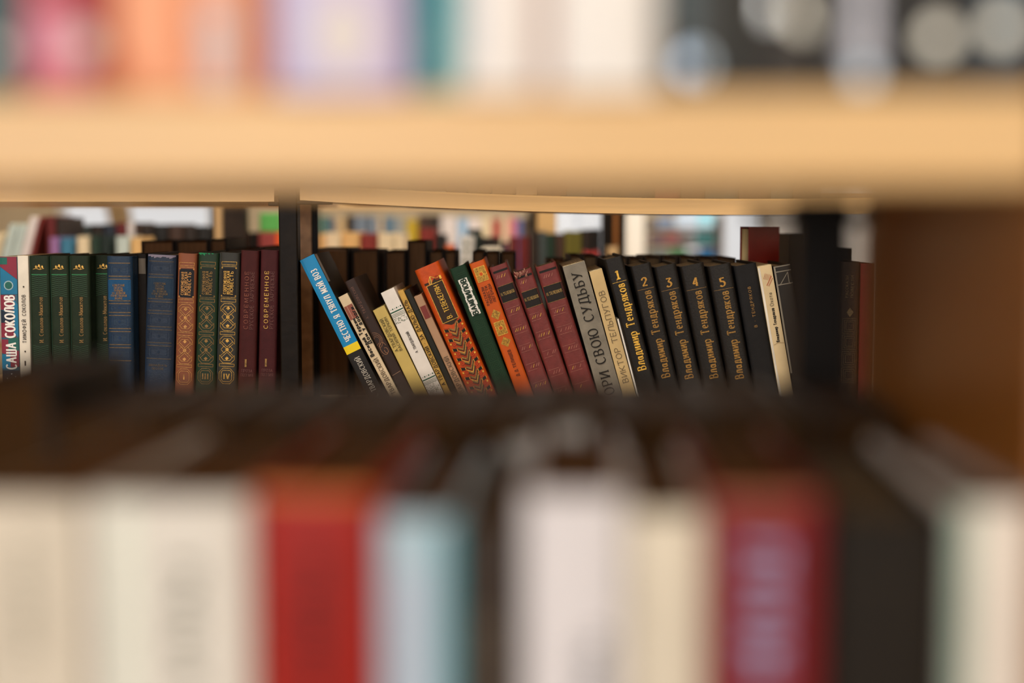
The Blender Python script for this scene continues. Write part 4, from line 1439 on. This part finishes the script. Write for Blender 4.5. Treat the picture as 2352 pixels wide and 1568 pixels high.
tag(obj('desk_globe', (lambda bm: (bmesh.ops.create_uvsphere(bm, u_segments=20, v_segments=14, radius=.011, matrix=__import__('mathutils').Matrix.Translation(at(1238, 594, YC - .2))), bm)[1])(bmesh.new()), mat((196, 206, 200), 'gloss')), 'small pale round knob above the torn maroon volume', 'knob') if False else None
A = at(1345, 577, YC - .15)
Book('hardcover_book', 'small red book low beside the dark uprights', .026, A.z - ZSC, .1, cols['red'], kind='card', loc=(A.x, YC - .15, ZSC), fine=False)
A = at(1399, 566, YC - .15)
Book('hardcover_book', 'small pale book low beside the dark uprights', .018, A.z - ZSC, .06, cols['tan'], kind='card', loc=(A.x, YC - .15, ZSC), fine=False)
Book('hardcover_book', 'lemon yellow book in front of the grey spine in the distant row', at(933, 514, YD - .14).x - A.x, A.z - ZSD, .1, cols['yel'], kind='card', loc=(A.x, YD - .14, ZSD), fine=False) if False else None

# left part of the middle rack: leaning pale books and small low ones
for x0, x1, yt, th, c, dy, lab in ((-10, 12, 535, -16, 'cream', 0, 'cream book leaning at the start of the middle rack'), (22, 42, 514, -16, 'mint', 0, 'first pale mint book leaning in the middle rack'),
                                   (44, 64, 515, -16, 'mint', 0, 'second pale mint book leaning in the middle rack'), (70, 90, 497, -16, 'white', 0, 'tall white book leaning with a red cover beside it'),
                                   (92, 101, 497, -16, 'dr', 0, 'thin dark red book leaning on the tall white one')):
    Y = YC - .05 + dy
    A, B = at(x0, yt, Y), at(x1, yt, Y)
    w = (B.x - A.x) * .96
    t = R(-th)
    h = (A.z - ZSC - w * math.sin(t)) / math.cos(t)
    Book('hardcover_book', lab, w - .0006, h, .12, cols[c], kind='card', loc=(A.x - h * math.sin(t), Y, ZSC + w * math.sin(t)), lean=t, fine=False)
bgrow([(106, 126, 496, 'mar', 'dark maroon book right of the leaning white ones'), (127, 150, 499, 'dkb', 'dark brown book right of the leaning white ones')], YC - .05, ZSC, 'middle rack, pale end')
bgrow([(150, 176, 518, 'navy', 'navy book in the dark stretch below the wide window'), (177, 206, 516, 'slate', 'slate book in the dark stretch below the wide window'), (207, 236, 515, 'dkb', 'dark brown book in the dark stretch below the wide window'),
       (237, 266, 514, 'navy', 'second navy book in the dark stretch, nearer the maroon one'), (267, 290, 511, 'mar', 'maroon book in the dark stretch below the wide window'), (292, 308, 511, 'white', 'small pale book above the dark stretch'),
       (309, 322, 511, 'brown', 'brown book beside the small pale one'), (323, 352, 516, 'dkb', 'dark brown book past the small pale one'), (353, 386, 515, 'black', 'black book past the small pale one'),
       (387, 420, 514, 'brown', 'dull brown book below the wide window'), (421, 452, 518, 'dkb', 'dark brown book at the end of the wide window'), (453, 482, 520, 'black', 'black book beside the first dark upright')], YC + .10, ZSC, 'dark stretch of the middle rack')
bgrow([(114, 134, 545, 'purple', 'small purple book in front of the dark stretch'), (138, 166, 546, 'bt', 'small blue-teal book in front of the dark stretch'), (176, 204, 543, 'cream', 'small cream book in front of the dark stretch'),
       (207, 228, 541, 'dgr', 'dark green small book in front of the dark stretch'), (230, 252, 541, 'vdg', 'blackish green small book in front of the dark stretch'), (266, 296, 543, 'mint', 'pale mint book in front of the dark stretch'),
       (300, 326, 545, 'ltan', 'tan small book beside the pale mint one')], YC - .12, ZSC, 'small books of the middle rack', d=.1)
# between the uprights: grey strip, green over red boxes
tag(obj('cardboard_box', box(A.x, B.x, 3.6, 3.8, .7, at(570, 480, 3.6).z, .003), mat((176, 164, 150), 'card')), 'tall pale grey box standing between dark uprights', 'box') if False else None
bm = box(at(594, 508, YC).x, at(642, 508, YC).x, YC, YC + .2, ZSC, at(594, 533, YC).z, .003)
bx = tag(obj('box_file', bm, mat((150, 62, 56), 'card')), 'dull red box file under the green one', 'box file')
bm = box(at(595, 508, YC).x, at(641, 508, YC).x, YC + .004, YC + .2, at(594, 532.6, YC).z, at(594, 489, YC).z, .003)
tag(obj('box_file', bm, mat((92, 176, 84), 'card')), 'bright green box file on the dull red one', 'box file')
A, B = at(633, 508, YC - .12), at(644, 508, YC - .12)
Book('hardcover_book', 'thin vivid orange book beside the red box file', B.x - A.x, at(633, 535, YC - .12).z - ZSC, .1, (236, 92, 20), kind='gloss', loc=(A.x, YC - .12, ZSC), fine=False)
bgrow([(511, 530, 551, 'brown', 'brown book low beside the wide dark upright'), (531, 545, 563, 'orange', 'orange book low beside the wide dark upright'), (546, 566, 552, 'dkb', 'dark book low under the pale strip'), (568, 590, 533, 'black', 'black book under the pale strip, beside the box files')], YC - .0, ZSC, 'low books between uprights')

# display of magazines and bright covers near the far window on the right-hand side
DY = 5.6
dr_ = empty('display_rack', (at(1600, 508, DY).x, DY, 0))
tag(dr_, 'dark display rack of bright covers by the far window', 'display rack')
mx = at(1600, 508, DY).x
for z in (CZ - .17, CZ - .086, CZ - .027, CZ - .6):
    obj('shelf', box(at(1478, 508, DY).x - mx, at(1660, 508, DY).x - mx, 0, .3, z - .012, z - .0006, .002), mat((70, 52, 44), 'wood'), dr_)
for p in (1478, 1652):
    obj('side_panel', box(at(p, 508, DY).x - mx, at(p + 8, 508, DY).x - mx, .0, .3, 0, CZ + .02, .002), mat((60, 46, 40), 'wood'), dr_)
covers = [(1492, 1508, 505, 0, (70, 60, 66), 'small dark cover on the display rack'), (1510, 1548, 499, 0, (110, 130, 160), 'grey-blue cover on the display rack upper row'),
          (1552, 1600, 492, 0, (190, 208, 226), 'pale sky cover on the display rack upper row'), (1602, 1640, 489, 0, (150, 210, 226), 'pale aqua cover on the display rack upper row'),
          (1494, 1524, 536, 1, (176, 130, 168), 'mauve cover on the display rack middle row'), (1526, 1560, 535, 1, (232, 120, 136), 'pink cover on the display rack middle row'), (1562, 1594, 535, 1, (140, 130, 128), 'grey cover on the display rack middle row'),
          (1596, 1642, 533, 1, (0, 172, 182), 'bright turquoise cover on the display rack middle row'),
          (1490, 1534, 572, 2, (160, 190, 206), 'pale blue cover on the display rack lower row'), (1537, 1578, 568, 2, (120, 196, 146), 'mint green cover on the display rack lower row'),
          (1580, 1604, 575, 2, (60, 70, 80), 'dark cover on the display rack lower row'), (1606, 1642, 568, 2, (24, 140, 220), 'vivid sky blue cover on the display rack lower row')]
zsd = (CZ - .027, CZ - .086, CZ - .17)
for x0, x1, yt, r, c, lab in covers:
    A, B = at(x0, yt, DY + .05), at(x1, yt, DY + .05)
    m = tag(obj('magazine', box(A.x, B.x, DY + .05, DY + .062, zsd[r], max(A.z, zsd[r] + .03), .001), mat(c, 'gloss')), lab, 'magazine', 'covers on the display rack')
    bm = box(A.x + .003, B.x - .003, DY + .0485, DY + .0497, zsd[r] + .004, zsd[r] + .018)
    obj('cover_band', bm, mat(tuple(min(255, int(v * .6 + 90)) for v in c), 'gloss'), m)
